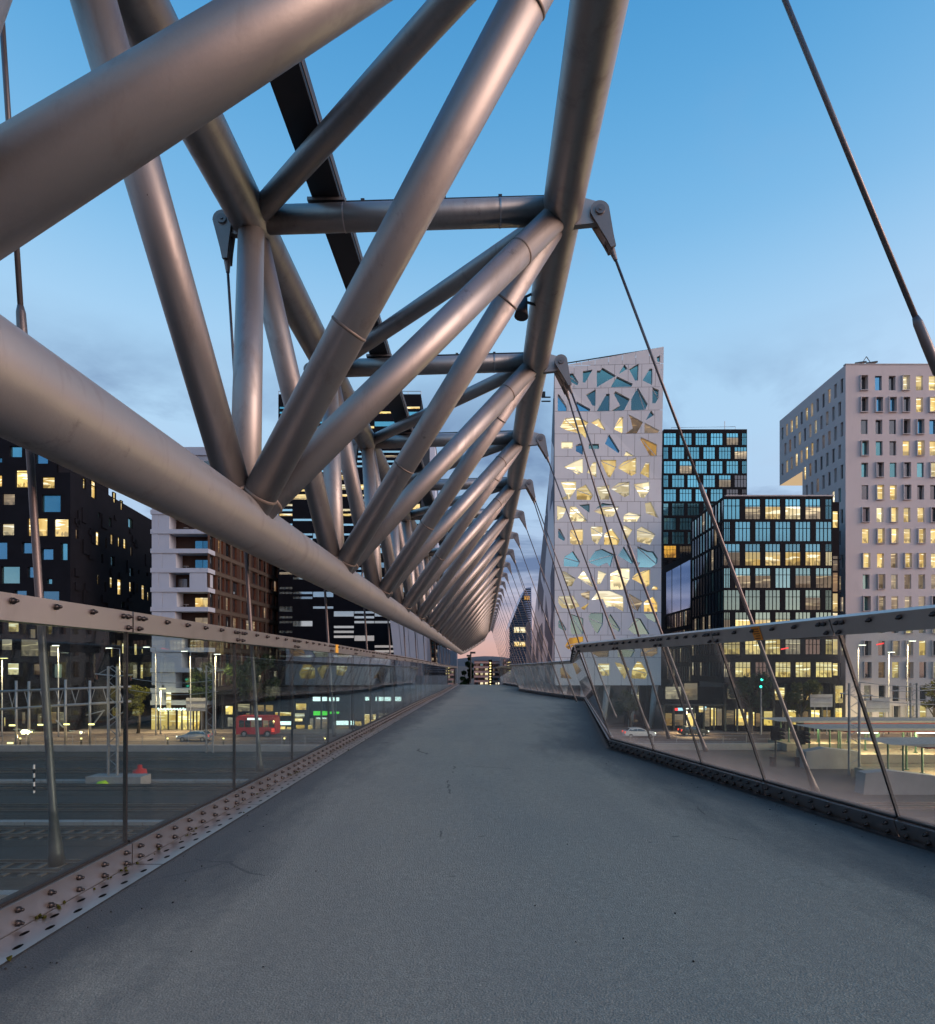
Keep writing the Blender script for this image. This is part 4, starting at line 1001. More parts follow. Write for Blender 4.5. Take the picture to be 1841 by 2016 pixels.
dl2 = [(80, 70, 210, 218, 'Y'), (5, 305, 135, 425, 'p'), (225, 308, 435, 495, 'p'), (555, 380, 665, 495, 'p'), (75, 580, 210, 705, 'y'), (370, 585, 500, 705, 'o'), (590, 585, 700, 740, 'g'), (330, 190, 400, 290, 'o'), (-120, 580, -20, 700, 'Y'), (30, 1190, 60, 1290, 'Y'), (235, 1130, 285, 1260, 'o'), (410, 1150, 470, 1290, 'p'), (560, 1130, 640, 1260, 'o'), (660, 1130, 730, 1260, 'p')]
wins = []
for l, fn in ((dl, r14), (dl2, r9)):
    for x0_, y0_, x1_, y1_, k in l:
        a, b = fn(x0_, y1_), fn(x1_, y0_); wins.append((rect(X_(a[0], DY), Z_(a[1], DY), X_(b[0], DY), Z_(b[1], DY)), k, .35))
dX = X_(138.5, DY); dxl = X_(-140, DY); dzl = Z_(820, DY); dzt = Z_(930, DY); xm = X_(112, DY)
facade(db, front_map(DY), [(dxl, G), (dX, G), (dX, dzt), (xm, dzt), (xm, dzl), (dxl, dzl)], wins, 'black_cladding')
sl = [(910, 640, 30, 110, 'Y'), (1010, 710, 50, 180, 'Y'), (1235, 790, 28, 110, 'Y'), (1312, 870, 22, 100, 'Y'), (1052, 1230, 40, 140, 'Y'), (1140, 1275, 18, 100, 'p'), (1207, 1240, 32, 105, 'Y'), (1282, 1265, 24, 100, 'Y'), (1345, 1285, 32, 100, 'Y'), (1415, 1365, 20, 95, 'p'), (1057, 1670, 20, 110, 'Y'), (1132, 1745, 18, 105, 'p'), (1200, 1700, 34, 110, 'Y'), (1287, 1750, 45, 160, 'Y'), (1405, 1745, 28, 100, 'Y'), (1470, 1760, 20, 100, 'Y'), (1542, 1805, 36, 150, 'Y'), (1596, 1845, 20, 90, 'Y'),
      (1070, 975, 24, 60, 's'), (1188, 1055, 28, 100, 't'), (1405, 1070, 50, 100, 't'), (1215, 1470, 40, 100, 't'), (1100, 1440, 22, 100, 't'), (1415, 1590, 40, 90, 't'), (1325, 1940, 36, 70, 'g'), (830, 1180, 30, 100, 'o'), (1490, 1585, 18, 40, 't'), (1585, 1610, 22, 40, 't')]
wins = []
for x, y, w_, h_, k in sl:
    px, py = r14(x, y); pw, ph = .1831*w_/2, .1831*h_/2
    ua = side_uv(px-pw, py, dX, DY, DK)[0]; ub, vc = side_uv(px+pw, py, dX, DY, DK); hh = ph/F*ub
    wins.append((rect(ua, vc-hh, ub, vc+hh), k, .3))
for x, y, w_, h_, k in ((1215, 240, 20, 110, 'Y'), (1275, 460, 32, 90, 'Y'), (1330, 660, 24, 150, 'Y'), (1410, 410, 50, 110, 'Y'), (1545, 420, 40, 120, 'Y'), (1620, 440, 30, 50, 'Y'), (1540, 670, 60, 150, 'p'), (1615, 670, 40, 150, 'Y'), (1340, 600, 20, 30, 'Y')):
    px, py = r9(x, y); pw, ph = .17375*w_/2, .17375*h_/2
    if px > 290: continue
    ua = side_uv(px-pw, py, dX, DY, DK)[0]; ub, vc = side_uv(px+pw, py, dX, DY, DK); hh = ph/F*ub
    wins.append((rect(ua, vc-hh, ub, vc+hh), k, .3))
dYe = side_uv(300, 1024, dX, DY, DK)[0]
dsm = side_map(dX, DY, DK, -1)
facade(db, dsm, [(DY, G), (dYe, G), (dYe, dzt), (DY, dzt)], wins, 'black_cladding')
rd = random.Random(12)     # stepped box relief of the cladding
for k in range(150):
    if k < 95:
        u = DY + .4 + rd.random()*(dYe-DY-3); v = -3 + rd.random()*(dzt+1); w_, h_ = rd.choice((.9, 1.4, 2.2)), rd.choice((.8, 1.3, 2.4))
        if v+h_ > dzt: continue
        if any(u < w[0][2][0]+.15 and u+w_ > w[0][0][0]-.15 and v < w[0][2][1]+.1 and v+h_ > w[0][0][1]-.1 for w in wins): continue
        mb = MB(); mb.hexa([dsm(u, v, -.004), dsm(u+w_, v, -.004), dsm(u+w_, v+h_, -.004), dsm(u, v+h_, -.004), dsm(u, v, -.2), dsm(u+w_, v, -.2), dsm(u+w_, v+h_, -.2), dsm(u, v+h_, -.2)])
        mb.build('cladding_panel', 'black_cladding', db)
mb = MB(); mb.poly([(dxl, DY+.5, G), (dX-.5, DY+.5, G), (dX-.5, DY+.5, dzt), (dxl, DY+.5, dzt)])
mb.poly([(dX-.5, DY+.5, G), (dX-.5+DK*(dYe-DY), dYe, G), (dX-.5+DK*(dYe-DY), dYe, dzt), (dX-.5, DY+.5, dzt)])
mb.poly([(dxl, DY, dzt), (dX, DY, dzt), (dX+DK*(dYe-DY), dYe, dzt), (dxl, dYe, dzt)]); mb.box(dxl, xm-.01, DY+.4, DY+14, dzt, dzl-.01)
mb.poly([(dxl, dYe, G), (dX+DK*(dYe-DY), dYe, G), (dX+DK*(dYe-DY), dYe, dzt), (dxl, dYe, dzt)]); mb.build('block_core', 'black_cladding', db)

# ---- white balcony building with brown flank
VY = 100.0; VK = .0164
vb = thing('balcony_block', 'pale brick block with recessed balconies in front and a dark brown flank', 'building')
def r15(x, y): return (270.7+.17375*x, 959.6+.17375*y)
def vx(x): return X_(270.7+.17375*x, VY)
def vz(y): return Z_(959.6+.17375*y, VY)
vl, vr = vx(160), vx(795)
floors = [500-220*k for k in range(1, 3)][::-1] + [500, 720, 940, 1160, 1380, 1610, 1840, 2070, 2300, 2440]
solid = [(160, 360), (160, 360), (160, 360), (160, 360), (160, 435), (160, 357), (160, 445), (160, 425), (160, 500), (160, 500), (160, 430), (160, 300)]
glasses = {3: 's', 4: 's', 5: None, 6: 'Y', 7: 'p', 8: 'd', 9: 'Y'}
for k, y in enumerate(floors):
    z1 = vz(y+25); z0 = vz(y+70 if k < 0 else y+25)
    mb = MB(); mb.box(vl-.15, vr+.15, VY-.12, VY+2.6, vz(y+25), vz(y-25)); s_ = mb.build('slab', 'pale_brick', vb)
    top = vz(y-25-175); 
    if k == 0: top = vz(y-160)
    a, b = solid[k]
    xs = [vx(a), vx((a+b)/2-20), vx(b)]
    for p, q in zip(xs, xs[1:]):
        mb = MB(); mb.box(p+.02, q-.02, VY + (.0 if p == xs[0] else .05), VY+2.4, vz(y-25)+.002, top-.002); mb.build('wall_panel', 'pale_brick', vb)
    if k == 5:
        mb = MB(); mb.box(vx(590), vx(785), VY, VY+2.4, vz(y-25)+.002, top-.002); mb.build('wall_panel', 'pale_brick', vb)
    # recessed brown wall with glazed doors
    mb = MB(); mb.box(vx(b)-.1, vr-.1, VY+2.45, VY+2.6, vz(y-25)+.002, top-.002); mb.build('balcony_wall', 'brown_brick', vb)
    kd = glasses.get(k, 'd') if k < 9 else None
    gx = (580, 670, 765) if k != 5 else (385, 440, 490)
    if k >= 10: continue
    for p, q in zip(gx, gx[1:]):
        mb = MB(); mb.box(vx(p+3), vx(q-3), VY+2.36, VY+2.44, vz(y-27), vz(y-145)); mb.build('glass_door', PANE[kd or 'd'], vb)
    if k % 2 == 0 and k < 8:
        mb = MB(); mb.tube([(vx(500), VY+1.6, vz(y-25)), (vx(500), VY+1.6, vz(y-60))], .05, 6); mb.tube([(vx(500), VY+1.6, vz(y-60)), (vx(500), VY+1.6, vz(y-64))], .45, 10); mb.build('balcony_table', 'galv', vb)
# flank
VYe = side_uv(550, 1200, vr, VY, VK)[0]
vsm = side_map(vr, VY, VK, -1); wins = []; rv = random.Random(21)
ztv = vz(60)
for k, y in enumerate(floors[:-1]):
    zb2 = vz(y-25); zt2 = vz(y-200)
    n = 11
    for c_ in range(n):
        u0 = VY + .9 + c_*(VYe-VY-1.2)/n; u1 = u0 + (VYe-VY-1.2)/n*rv.choice((.5, .62, .78))
        wins.append((rect(u0, zb2+.15, u1, zt2-.15), rv.choice('dddddddo' if k < 7 else 'ddop'), .35))
facade(vb, vsm, [(VY+.02, G), (VYe, G), (VYe, ztv), (VY+.02, ztv)], wins, 'brown_brick', frame_mat='rust_panel')
for k, y in enumerate(floors):
    mb = MB(); a, b = VY+2.65, VYe
    mb.hexa([vsm(a, vz(y+22), -.003), vsm(b, vz(y+22), -.003), vsm(b, vz(y-22), -.003), vsm(a, vz(y-22), -.003), vsm(a, vz(y+22), -.14), vsm(b, vz(y+22), -.14), vsm(b, vz(y-22), -.14), vsm(a, vz(y-22), -.14)]); mb.build('floor_band', 'olive_band', vb)
for c_ in range(1, 8):
    u = VY + c_*(VYe-VY)/8; mb = MB(); mb.hexa([vsm(u, G, -.003), vsm(u+.5, G, -.003), vsm(u+.5, ztv, -.003), vsm(u, ztv, -.003), vsm(u, G, -.10), vsm(u+.5, G, -.10), vsm(u+.5, ztv, -.10), vsm(u, ztv, -.10)]); mb.build('pilaster', 'olive_band', vb)
mb = MB(); mb.box(vl, vr-.45, VY+2.62, VYe, G, ztv-.02); mb.box(vl, vr, VY, VY+2.6, ztv-.5, ztv); mb.build('block_core', 'brown_brick', vb)
# lit shops in its ground floor
for a, b, c_, d_ in ((300, 347, 1394, 1436), (352, 380, 1396, 1436), (384, 402, 1400, 1436)):
    mb = MB(); mb.box(X_(a, VY), X_(b, VY), VY-.30, VY-.22, Z_(d_, VY), Z_(c_, VY)); w_ = mb.build('shop_window', 'lit_shop', vb)
    for q in range(2):
        mb = MB(); x = X_(a + (b-a)*(q+.7)/2.4, VY); mb.box(x-.12, x+.12, VY-.38, VY-.31, Z_(d_, VY), Z_(c_, VY)); mb.build('shopfront_post', 'dark_metal', vb)
    mb = MB(); mb.box(X_(a-2, VY), X_(b+2, VY), VY-.5, VY-.2, G+.13, Z_(d_+.5, VY)); mb.build('shopfront_plinth', 'black_cladding', vb)
mb = MB(); mb.box(X_(329, VY), X_(338, VY), VY-.3, VY-.2, Z_(1394, VY), Z_(1363, VY)); mb.build('tall_window', 'lit_yellow', vb)
rr = random.Random(2)
for q in range(10):      # illegible white neon script above the shop
    x = 311 + q*6.2; h = 2.2 + rr.random()*2.2
    mb = MB(); mb.tube([at(x, 1398-h, VY-.6), at(x+2.2, 1397+rr.random()*1.5, VY-.6), at(x+4.6, 1398-h*.5, VY-.6)], .12, 6); mb.build('neon_letter', 'sign_white', vb)
# paler taller block behind it
pb = thing('rear_block', 'pale grey block whose top corner shows behind the big left tube', 'building'); PYY = 150
mb = MB(); a, b = at(352, 884, PYY), at(420, 884, PYY); mb.box(a.x, b.x, PYY, PYY+18, G, a.z); mb.build('wall', 'grey_panel', pb)
mb = MB(); mb.box(a.x-.3, b.x+.3, PYY-.3, PYY-.003, a.z-1.6, a.z+.4); mb.build('parapet', 'pale_brick', pb)
for k in range(6):
    for c_ in range(3): mb = MB(); mb.box(a.x+1.4+c_*2.4, a.x+2.9+c_*2.4, PYY-.06, PYY-.003, a.z-5-k*3.6, a.z-3-k*3.6); mb.build('window', 'pane_dark', pb)

# ---- black striped building behind the truss
SY = 128.0
sb = thing('striped_block', 'black block with broken horizontal strips of window glass, seen behind the truss', 'building')
sx0, sx1 = X_(548, SY), X_(829, SY); szt = Z_(776, SY)
wins = []; rs = random.Random(31)
colx = [549.5, 576, 615.5, 656.5, 697, 737, 790, 827]
y = 800
while y < 1290:
    for a, b in zip(colx, colx[1:]):
        if y < 960: p = .45
        else: p = .50
        if rs.random() < p:
            h_ = rs.choice((4.6, 4.6, 4.6, 10.5))
            k = 'S'
            if 930 < y < 1015: k = rs.choice(('Y', 'y', 'S', 'Y'))
            elif rs.random() < .05: k = 'p'
            if y < 850: k = rs.choice('sssY')
            if any(not (w[2] + w[3] < y - .5 or w[2] > y + h_ + .5) and w[4] == a for w in [(0, 0, q[3], q[4], q[5]) for q in wins]): continue
            wins.append((rect(X_(a+.4, SY), Z_(y+h_, SY), X_(b-.4, SY), Z_(y, SY)), k, .15, y, h_, a))
    y += 9.6
facade(sb, front_map(SY), [(sx0, G), (sx1, G), (sx1, szt), (sx0, szt)], [w[:3] for w in wins], 'black_cladding')
mb = MB(); mb.box(sx0+.02, sx1-.02, SY+.3, SY+30, G, szt-.02); mb.build('block_core', 'black_cladding', sb)
mb = MB(); a, b = Vector((sx0, SY+.2, szt+.7)), Vector((sx1, SY+.2, szt+.7)); mb.tube([a, b], .06, 6)
for k in range(12): p = a.lerp(b, k/11); mb.tube([p, p-Vector((0, 0, .7))], .05, 6)
mb.build('roof_rail', 'galv', sb)
# ---- grey leaning box, brick sliver and slatted grey hall further along the left
gb = thing('metal_clad_hall', 'blue grey metal-clad hall with a slanted left edge behind the left railing', 'building'); GY = 112.0
pl = [(766, 1208), (838, 1245), (846, 1300), (846, 1420), (790, 1420), (781, 1290)]
for q in range(4):
    t0, t1 = q/4, (q+1)/4
    def LP(t, top):
        if top: return (766+(838-766)*t, 1208+(1245-1208)*t)
        return (790+(846-790)*t, 1420)
    a, b, c_, d_ = LP(t0, 1), LP(t1, 1), LP(t1, 0), LP(t0, 0)
    mb = MB(); mb.prism([at(*a, GY)+Vector((.04, 0, 0)), at(*b, GY)-Vector((.04, 0, 0)), at(*c_, GY)-Vector((.04, 0, 0)), at(*d_, GY)+Vector((.04, 0, 0))], (0, 14, 0)); mb.build('cladding_panel', 'grey_panel', gb)
mb = MB(); mb.prism([at(768, 1212, GY)+Vector((0, .3, 0)), at(836, 1247, GY)+Vector((0, .3, 0)), at(845, 1420, GY)+Vector((0, .3, 0)), at(791, 1420, GY)+Vector((0, .3, 0))], (0, 13, 0)); mb.build('hall_core', 'joint_dark', gb)
bk = thing('brick_block', 'narrow dark brick building with small pink-lit windows beyond the metal-clad hall', 'building'); KY = 170
a, b = at(846, 1246, KY), at(876, 1252, KY); mb = MB(); mb.box(a.x, b.x, KY, KY+20, G, a.z); mb.build('wall', 'brown_brick', bk)
for r_ in range(7):
    for c_ in range(3):
        p = at(852+c_*8, 1258+r_*8, KY-.05); mb = MB(); mb.box(p.x-.28, p.x+.28, KY-.08, KY-.003, p.z-.4, p.z+.4); mb.build('window', rs.choice(('lit_dim', 'pane_sky', 'pane_dark')), bk)
hb = thing('ribbed_hall', 'pale ribbed hall with vertical seams at the far end of the left railing', 'building'); HYY = 140
a, b = at(861, 1270, HYY), at(899, 1284, HYY)
for q in range(6):
    t0, t1 = q/6, (q+1)/6; p = a.lerp(b, t0); r_ = a.lerp(b, t1)
    mb = MB(); mb.prism([(p.x+.03, HYY, p.z), (r_.x-.03, HYY, r_.z), (r_.x-.03, HYY, G), (p.x+.03, HYY, G)], (0, 16, 0)); mb.build('cladding_panel', 'grey_panel', hb)
# ---- pale patterned tower deep behind the truss
pt = thing('pale_tower', 'pale tower with crackled facade deep behind the truss diagonals', 'building'); PTY = 190
a, b = at(826, 878, PTY), at(856, 872, PTY); mb = MB(); mb.prism([a, b, (b.x+.7, PTY, G), (a.x-1.5, PTY, G)], (0, 22, 0)); mb.build('wall', 'scale_flank', pt)
mb = MB(); mb.prism([a+Vector((-.2, -.2, 0)), b+Vector((.2, -.2, 0)), b+Vector((.2, -.2, .5)), a+Vector((-.2, -.2, .5))], (0, 22.4, 0)); mb.build('parapet', 'grey_panel', pt)

# ---- louvred building beyond the deck
lb = thing('louvred_building', 'dark building of stacked horizontal louvres with two bands of yellow windows', 'building'); LBY = 230
lo = [(1003, 1235), (1020, 1192), (1036, 1157), (1046, 1156), (1050, 1330), (1005, 1330)]
mb = MB(); mb.prism([at(x, y, LBY) for x, y in lo], (0, 25, 0)); mb.build('wall', 'pane_mirror', lb)
yy = 1160.0
while yy < 1325:
    xl = 1003 if yy > 1235 else (1020-(yy-1192)*17/43 if yy > 1192 else 1036-(yy-1157)*16/35)
    p, q = at(xl-.8, yy, LBY), at(1045, yy, LBY)
    mb = MB(); mb.box(p.x, q.x, LBY-.9, LBY-.003, p.z-.18, p.z+.14); mb.build('louvre', 'louvre_blue', lb); yy += 4.4
for ya, yb2, k in ((1235, 1245.5, 'lit_cream'), (1264, 1272.5, 'lit_yellow'), (1174, 1181, 'lit_amber')):
    for xa, xb in ((1012, 1021.5), (1023, 1034)) if ya > 1200 else ((1032, 1042),):
        p, q = at(xa, yb2, LBY), at(xb, ya, LBY); mb = MB(); mb.box(p.x, q.x, LBY-1.2, LBY-.95, p.z, q.z); mb.build('window', k, lb)
pp = thing('pylon', 'pale grey upright pylon in front of the louvred building', 'pylon'); mb = MB()
a, b = at(1036, 1224, 120), at(1044, 1330, 120); mb.prism([(a.x, 120, b.z), (b.x, 120, b.z), (b.x, 120, a.z-.6), ((a.x+b.x)/2, 120, a.z), (a.x, 120, a.z-.6)], (0, .8, 0)); mb.build('shaft', 'pink_render', pp); mb = MB(); mb.box(a.x-.3, b.x+.3, 119.6, 121.2, G, b.z); mb.build('footing', 'concrete', pp)

# ---- far flats with white balconies
def flats(label, xa, xb, yt, Y, n, seed):
    t = thing('far_flats', label, 'building'); r = random.Random(seed)
    a, b = X_(xa, Y), X_(xb, Y); zt_ = Z_(yt, Y); fh = 2.3
    mb = MB(); mb.box(a, b, Y, Y+14, G, zt_); mb.build('wall', 'rust_panel', t)
    for k in range(n):
        z = zt_ - .2 - k*fh
        mb = MB(); mb.box(a-.2, b+.2, Y-1.1, Y-.003, z-1.1, z-.15); mb.build('balcony', 'pink_render', t)
        for c_ in range(3):
            x = a + (b-a)*(c_+.25)/3; mb = MB(); mb.box(x, x+(b-a)/5, Y-.12, Y-.003, z-2.25, z-1.15); mb.build('window', r.choice(('pane_dark', 'pane_dark', 'lit_dim', 'lit_cream', 'pane_sky')), t)
    return t
flats('pink-lit block of flats with stacked balconies beyond the end of the deck', 934, 962, 1301, 300, 6, 1)
flats('narrower pink-lit flats standing to the right of the larger balcony flats', 969.5, 984, 1302, 304, 6, 2)
flats('low sliver of far flats beside the right railing, under the hanger rods', 993, 1003, 1297, 296, 6, 3)
st_ = thing('stair_tower', 'dark stair tower dotted with amber lamps between the two far flats', 'building')
mb = MB(); a, b = at(962.5, 1299, 302), at(969, 1299, 302); mb.box(a.x, b.x, 302, 310, G, a.z); mb.build('wall', 'black_cladding', st_)
for k in range(9): p = at(965.5, 1305+k*5.4, 301.8); mb = MB(); mb.box(p.x-.3, p.x+.3, 301.75, 301.99, p.z-.25, p.z+.25); mb.build('lamp', 'lamp_warm', st_)

# ------------------------------------------------------------------ trees
def tree(label, base, h, cr_, n, seed, mat='leaf_dark', group=None, leaf_s=.22, flat=1.0):
    r = random.Random(seed); base = Vector(base)
    t = thing('tree', label, 'tree', (0, 0, 0), group)
    mb = MB(); top = base + Vector((r.uniform(-.2, .2), 0, h*.55))
    mb.tube([base, base.lerp(top, .5)+Vector((.06*h*.3, 0, 0)), top], [h*.035, h*.026, h*.016], 9)
    cents = []
    for k in range(9):
        th = r.random()*6.28; rr_ = cr_*(.35+.5*r.random()); c = base + Vector((math.cos(th)*rr_, math.sin(th)*rr_*.8, h*(.45+.5*r.random()*flat)))
        mb.tube([base.lerp(top, .55+.4*r.random()), c], [h*.012, h*.004], 6); cents.append((c, cr_*(.28+.25*r.random())))
    cents.append((top + Vector((0, 0, h*.25)), cr_*.5))
    mb.build('trunk', 'bark', t, True)
    cb = MB()
    for k in range(n):
        c, rad = r.choice(cents)
        d = Vector((r.gauss(0, 1), r.gauss(0, 1), r.gauss(0, .8))); d = d.normalized()*rad*(r.random()**.4)
        p = c + d; a = Vector((r.gauss(0, 1), r.gauss(0, 1), r.gauss(0, 1))).normalized(); b = a.orthogonal().normalized()
        s = leaf_s*(.6+.8*r.random()); cb.quad(p-a*s, p-b*s*.5, p+a*s, p+b*s*.5)
    cb.build('crown', mat, t)
    return t
p = at(923, 1352, 150); tree('dark tall tree standing beyond the end of the deck, left of the flats', (p.x, 150, G), 13.5, 1.5, 2200, 1, leaf_s=.25)
p = at(908, 1352, 120); tree('dark shrubby tree past the far end of the left railing', (p.x, 120, G), 8.5, 1.0, 1200, 2, leaf_s=.25)
def gy(x, Y): return ((x-CX)/F*Y, Y, G)
tree('leafy street tree in front of the teal-windowed block, left of the traffic signals', gy(1478, 95), 10, 3.2, 1900, 3, leaf_s=.25)
tree('olive street tree left of the blank signboard on the right side', gy(1578, 94), 8.5, 2.6, 1800, 4, 'leaf_olive', leaf_s=.25)
tree('small tree cut by the right edge of the picture', gy(1838, 95), 8.5, 2.4, 1500, 5, 'leaf_olive', leaf_s=.22)
tree('street tree beside the yellow shop windows on the left', gy(272, 95), 7.5, 1.9, 1500, 6, 'leaf_olive', leaf_s=.22)
tree('tall dark street tree in front of the striped block', gy(500, 96), 13, 3.8, 2600, 7, leaf_s=.28)
tree('bushy tree left of the silver car and the mast', gy(396, 96), 11, 2.2, 1500, 8, leaf_s=.24)
tree('round dark tree beside the column under the white tower', gy(1240, 97), 6.5, 2.4, 1500, 9, leaf_s=.24)

# ------------------------------------------------------------------ railway yard
rail_prof = None
def track(label, Y, xa, xb, sleepers):
    t = thing('railway_track', label, 'track', (0, 0, 0), 'tracks of the railway yard')
    mb = MB(); mb.hexa([(xa, Y-1.9, G+.01), (xb, Y-1.9, G+.01), (xb, Y+1.9, G+.01), (xa, Y+1.9, G+.01), (xa, Y-1.4, G+.22), (xb, Y-1.4, G+.22), (xb, Y+1.4, G+.22), (xa, Y+1.4, G+.22)]); mb.build('ballast_bed', 'ballast', t)
    for s in (-.75, .75):
        mb = MB(); mb.box(xa, xb, Y+s-.075, Y+s+.075, G+.30, G+.32); mb.box(xa, xb, Y+s-.02, Y+s+.02, G+.32, G+.42); mb.box(xa, xb, Y+s-.04, Y+s+.04, G+.42, G+.47); mb.build('rail', 'rail_steel', t)
    if sleepers:
        sm_ = MB(); sm_.box(-.13, .13, -1.25, 1.25, 0, .09); me = sm_.mesh('sleeper'); me.materials.append(M['wood_sleeper'])
        x = xa+.3
        while x < xb:
            o = bpy.data.objects.new('sleeper', me); COL.objects.link(o); o.parent = t; o.location = (x, Y, G+.215); x += sleepers
for k, Y in enumerate((25.5, 32, 38.5, 45, 52.5, 60.5, 68)):
    nm = ('nearest', 'second nearest', 'third', 'fourth', 'fifth', 'sixth', 'farthest')[k]
    track('left railway track, %s of the seven in the left yard' % nm, Y, -78, -6.5 if Y > 30 else -5.5, .95 if k < 3 else 0)
for k, Y in enumerate((30, 37, 45.5, 70)):
    if Y > 60: break
    nm = ('nearest', 'middle', 'farthest')[k]
    track('right railway track, %s of the three in front of the platforms' % nm, Y, 8, 78, .95 if k < 2 else 0)
mb = MB(); mb.box(-100, -8, 76, 77, G, G+.75); o = mb.build('retaining_wall', 'concrete'); tag(o, 'low concrete retaining wall between the left tracks and the street', 'wall')
mb = MB(); mb.box(9, 40, 77.5, 78.3, G, G+.8); o = mb.build('retaining_wall', 'concrete'); tag(o, 'low concrete wall between the right-hand tracks and the street', 'wall')
# pale cable troughs between the tracks, and a mesh fence along the street
for k, (Y, xa, xb, lb2) in enumerate(((28.6, -70, -6, 'pale concrete cable trough nearest the bridge in the left yard'), (41.6, -80, -7, 'pale concrete cable trough in the middle of the left yard'), (56.2, -85, -7, 'pale concrete cable trough farthest back in the left yard'), (33.4, 9, 80, 'pale concrete cable trough between the right-hand tracks'))):
    t = thing('cable_trough', lb2, 'cable trough'); x = xa; me = None
    mb = MB(); mb.box(0, 1.94, -.3, .3, 0, .24); me = mb.mesh('trough_lid'); me.materials.append(M['concrete'])
    while x < xb:
        o = bpy.data.objects.new('trough_lid', me); COL.objects.link(o); o.parent = t; o.location = (x, Y, G+.01); x += 2.0
for lb2, xa, xb in (('wire mesh fence on posts along the left street', -90, -8), ('wire mesh fence on posts along the right street', 9, 36)):
    t = thing('mesh_fence', lb2, 'fence'); x = xa; Yf_ = 78.7
    while x <= xb: mb = MB(); mb.tube([(x, Yf_, G), (x, Yf_, G+1.7)], .035, 6); mb.build('post', 'galv', t); x += 3.0
    for h in (.15, .9, 1.65): mb = MB(); mb.tube([(xa, Yf_, G+h), (xb, Yf_, G+h)], .02, 5); mb.build('rail', 'galv', t)
# platforms with canopies on the right
def platform(label, Y, xl, tip, posts, seed):
    xa = X_(xl, Y); mb = MB(); mb.box(xa, 92, Y-2.4, Y+2.4, G+.015, G+.95); s_ = mb.build('platform', 'platform_mat'); tag(s_, 'grey platform slab under the %s' % label, 'platform')
    t = thing('platform_canopy', label, 'canopy'); z = G+.95+2.75
    xt_ = X_(tip, Y)
    mb = MB(); mb.prism([(xt_, Y-2.3, z+.05), (xt_+3, Y-2.6, z+.16), (92, Y-2.6, z+.16), (92, Y-2.6, z-.02), (xt_+3, Y-2.6, z-.12)], (0, 5.0, 0)); mb.build('roof', 'canopy_top', t)
    mb = MB(); mb.box(xt_+3.2, 92, Y-2.3, Y+2.2, z-.30, z-.14); mb.build('fascia', 'red_paint', t)
    for x in posts:
        X = X_(x, Y)
        for yy_ in (-1.0, 1.0):
            mb = MB(); mb.tube([(X, Y+yy_, G+.95), (X, Y+yy_, z-.15)], .09, 8); mb.box(X-.16, X+.16, Y+yy_-.16, Y+yy_+.16, G+.955, G+1.05); mb.build('post', 'green_paint', t)
    x = xt_+4.5
    while x < 76:
        mb = MB(); mb.box(x, x+2.2, Y-2.28, Y-2.1, z-.42, z-.32); mb.build('tube_light', 'lamp_white', t)
        li = bpy.data.lights.new('tube_glow', 'POINT'); li.energy = 1100; li.color = (1, .80, .42); li.shadow_soft_size = .4
        lo_ = bpy.data.objects.new('tube_glow', li); COL.objects.link(lo_); lo_.parent = t; lo_.location = (x+1.1, Y-1.9, z-.7); x += 6.5
    return t
platform('rearmost platform canopy of the three on the right', 78.5, 1530, 1515, (1545, 1602, 1660, 1720, 1790), 1)
platform('middle platform canopy of the three on the right', 69.5, 1590, 1587, (1603, 1644, 1661, 1715, 1790), 2)
platform('nearest of the three platform canopies at the right', 56.5, 1715, 1722, (1763, 1800, 1870), 3)
# concrete bins and benches on the platform edge
mb = MB(); a = at(1640, 1500, 63.5); mb.prism([(a.x-2.8, 63.5, G), (a.x+3, 63.5, G), (a.x+2.8, 63.5, G+1.8), (a.x-.8, 63.5, G+2.2), (a.x-2.8, 63.5, G+1.8)], (0, 1.2, 0)); o = mb.build('concrete_box', 'concrete'); tag(o, 'grey concrete trackside box left of the middle canopy posts', 'box')
mb = MB(); a = at(1780, 1500, 51); mb.prism([(a.x-3.4, 51, G), (a.x+3.4, 51, G), (a.x+3.2, 51, G+1.5), (a.x-1, 51, G+2.0), (a.x-3.2, 51, G+1.8)], (0, 1.2, 0)); o = mb.build('concrete_box', 'concrete'); tag(o, 'long grey concrete box below the nearest canopy', 'box')
# masts
def mast(label, x, Y, ytop, w, arms, base):
    p = Vector(gy(x, Y)); zt_ = Z_(ytop, Y); t = thing('catenary_mast', label, 'mast')
    for a in (-1, 1):
        mb = MB(); mb.box(p.x+a*w/2-.05, p.x+a*w/2+.05, Y-.14, Y+.14, G, zt_); mb.build('flange', 'galv', t)
    mb = MB(); n = int((zt_-G)/.7)
    for k in range(n):
        z0, z1 = G+.3+k*.7, G+.3+(k+1)*.7; s = 1 if k % 2 else -1
        mb.tube([(p.x-s*w/2, Y, z0), (p.x+s*w/2, Y, min(z1, zt_))], .035, 6)
    mb.build('lacing', 'galv', t)
    for z, l in arms:
        zz = Z_(z, Y); mb = MB(); mb.tube([(p.x, Y, zz), (p.x+l, Y, zz+.15)], .06, 8); mb.tube([(p.x, Y, zz+.9), (p.x+l*.8, Y, zz+.15)], .03, 6); ar = mb.build('arm', 'galv', t)
        mb = MB(); mb.tube([(p.x+l*.9, Y, zz+.1), (p.x+l*.9, Y, zz-.35)], [.05, .09], 8); mb.build('insulator', 'rust_panel', ar)
    if base: mb = MB(); mb.box(p.x-1.9, p.x+3.0, Y-.9, Y+.9, G, G+.9); mb.build('footing', 'concrete', t)
    return t
mast('lattice catenary mast on a long concrete footing, left of the big glass joint', 222, 55, 1312, .8, ((1330, -1.6), (1332, 1.8)), True)
mast('lattice catenary mast right of the silver car on the left side', 413, 75, 1310, .85, ((1322, 1.8),), False)
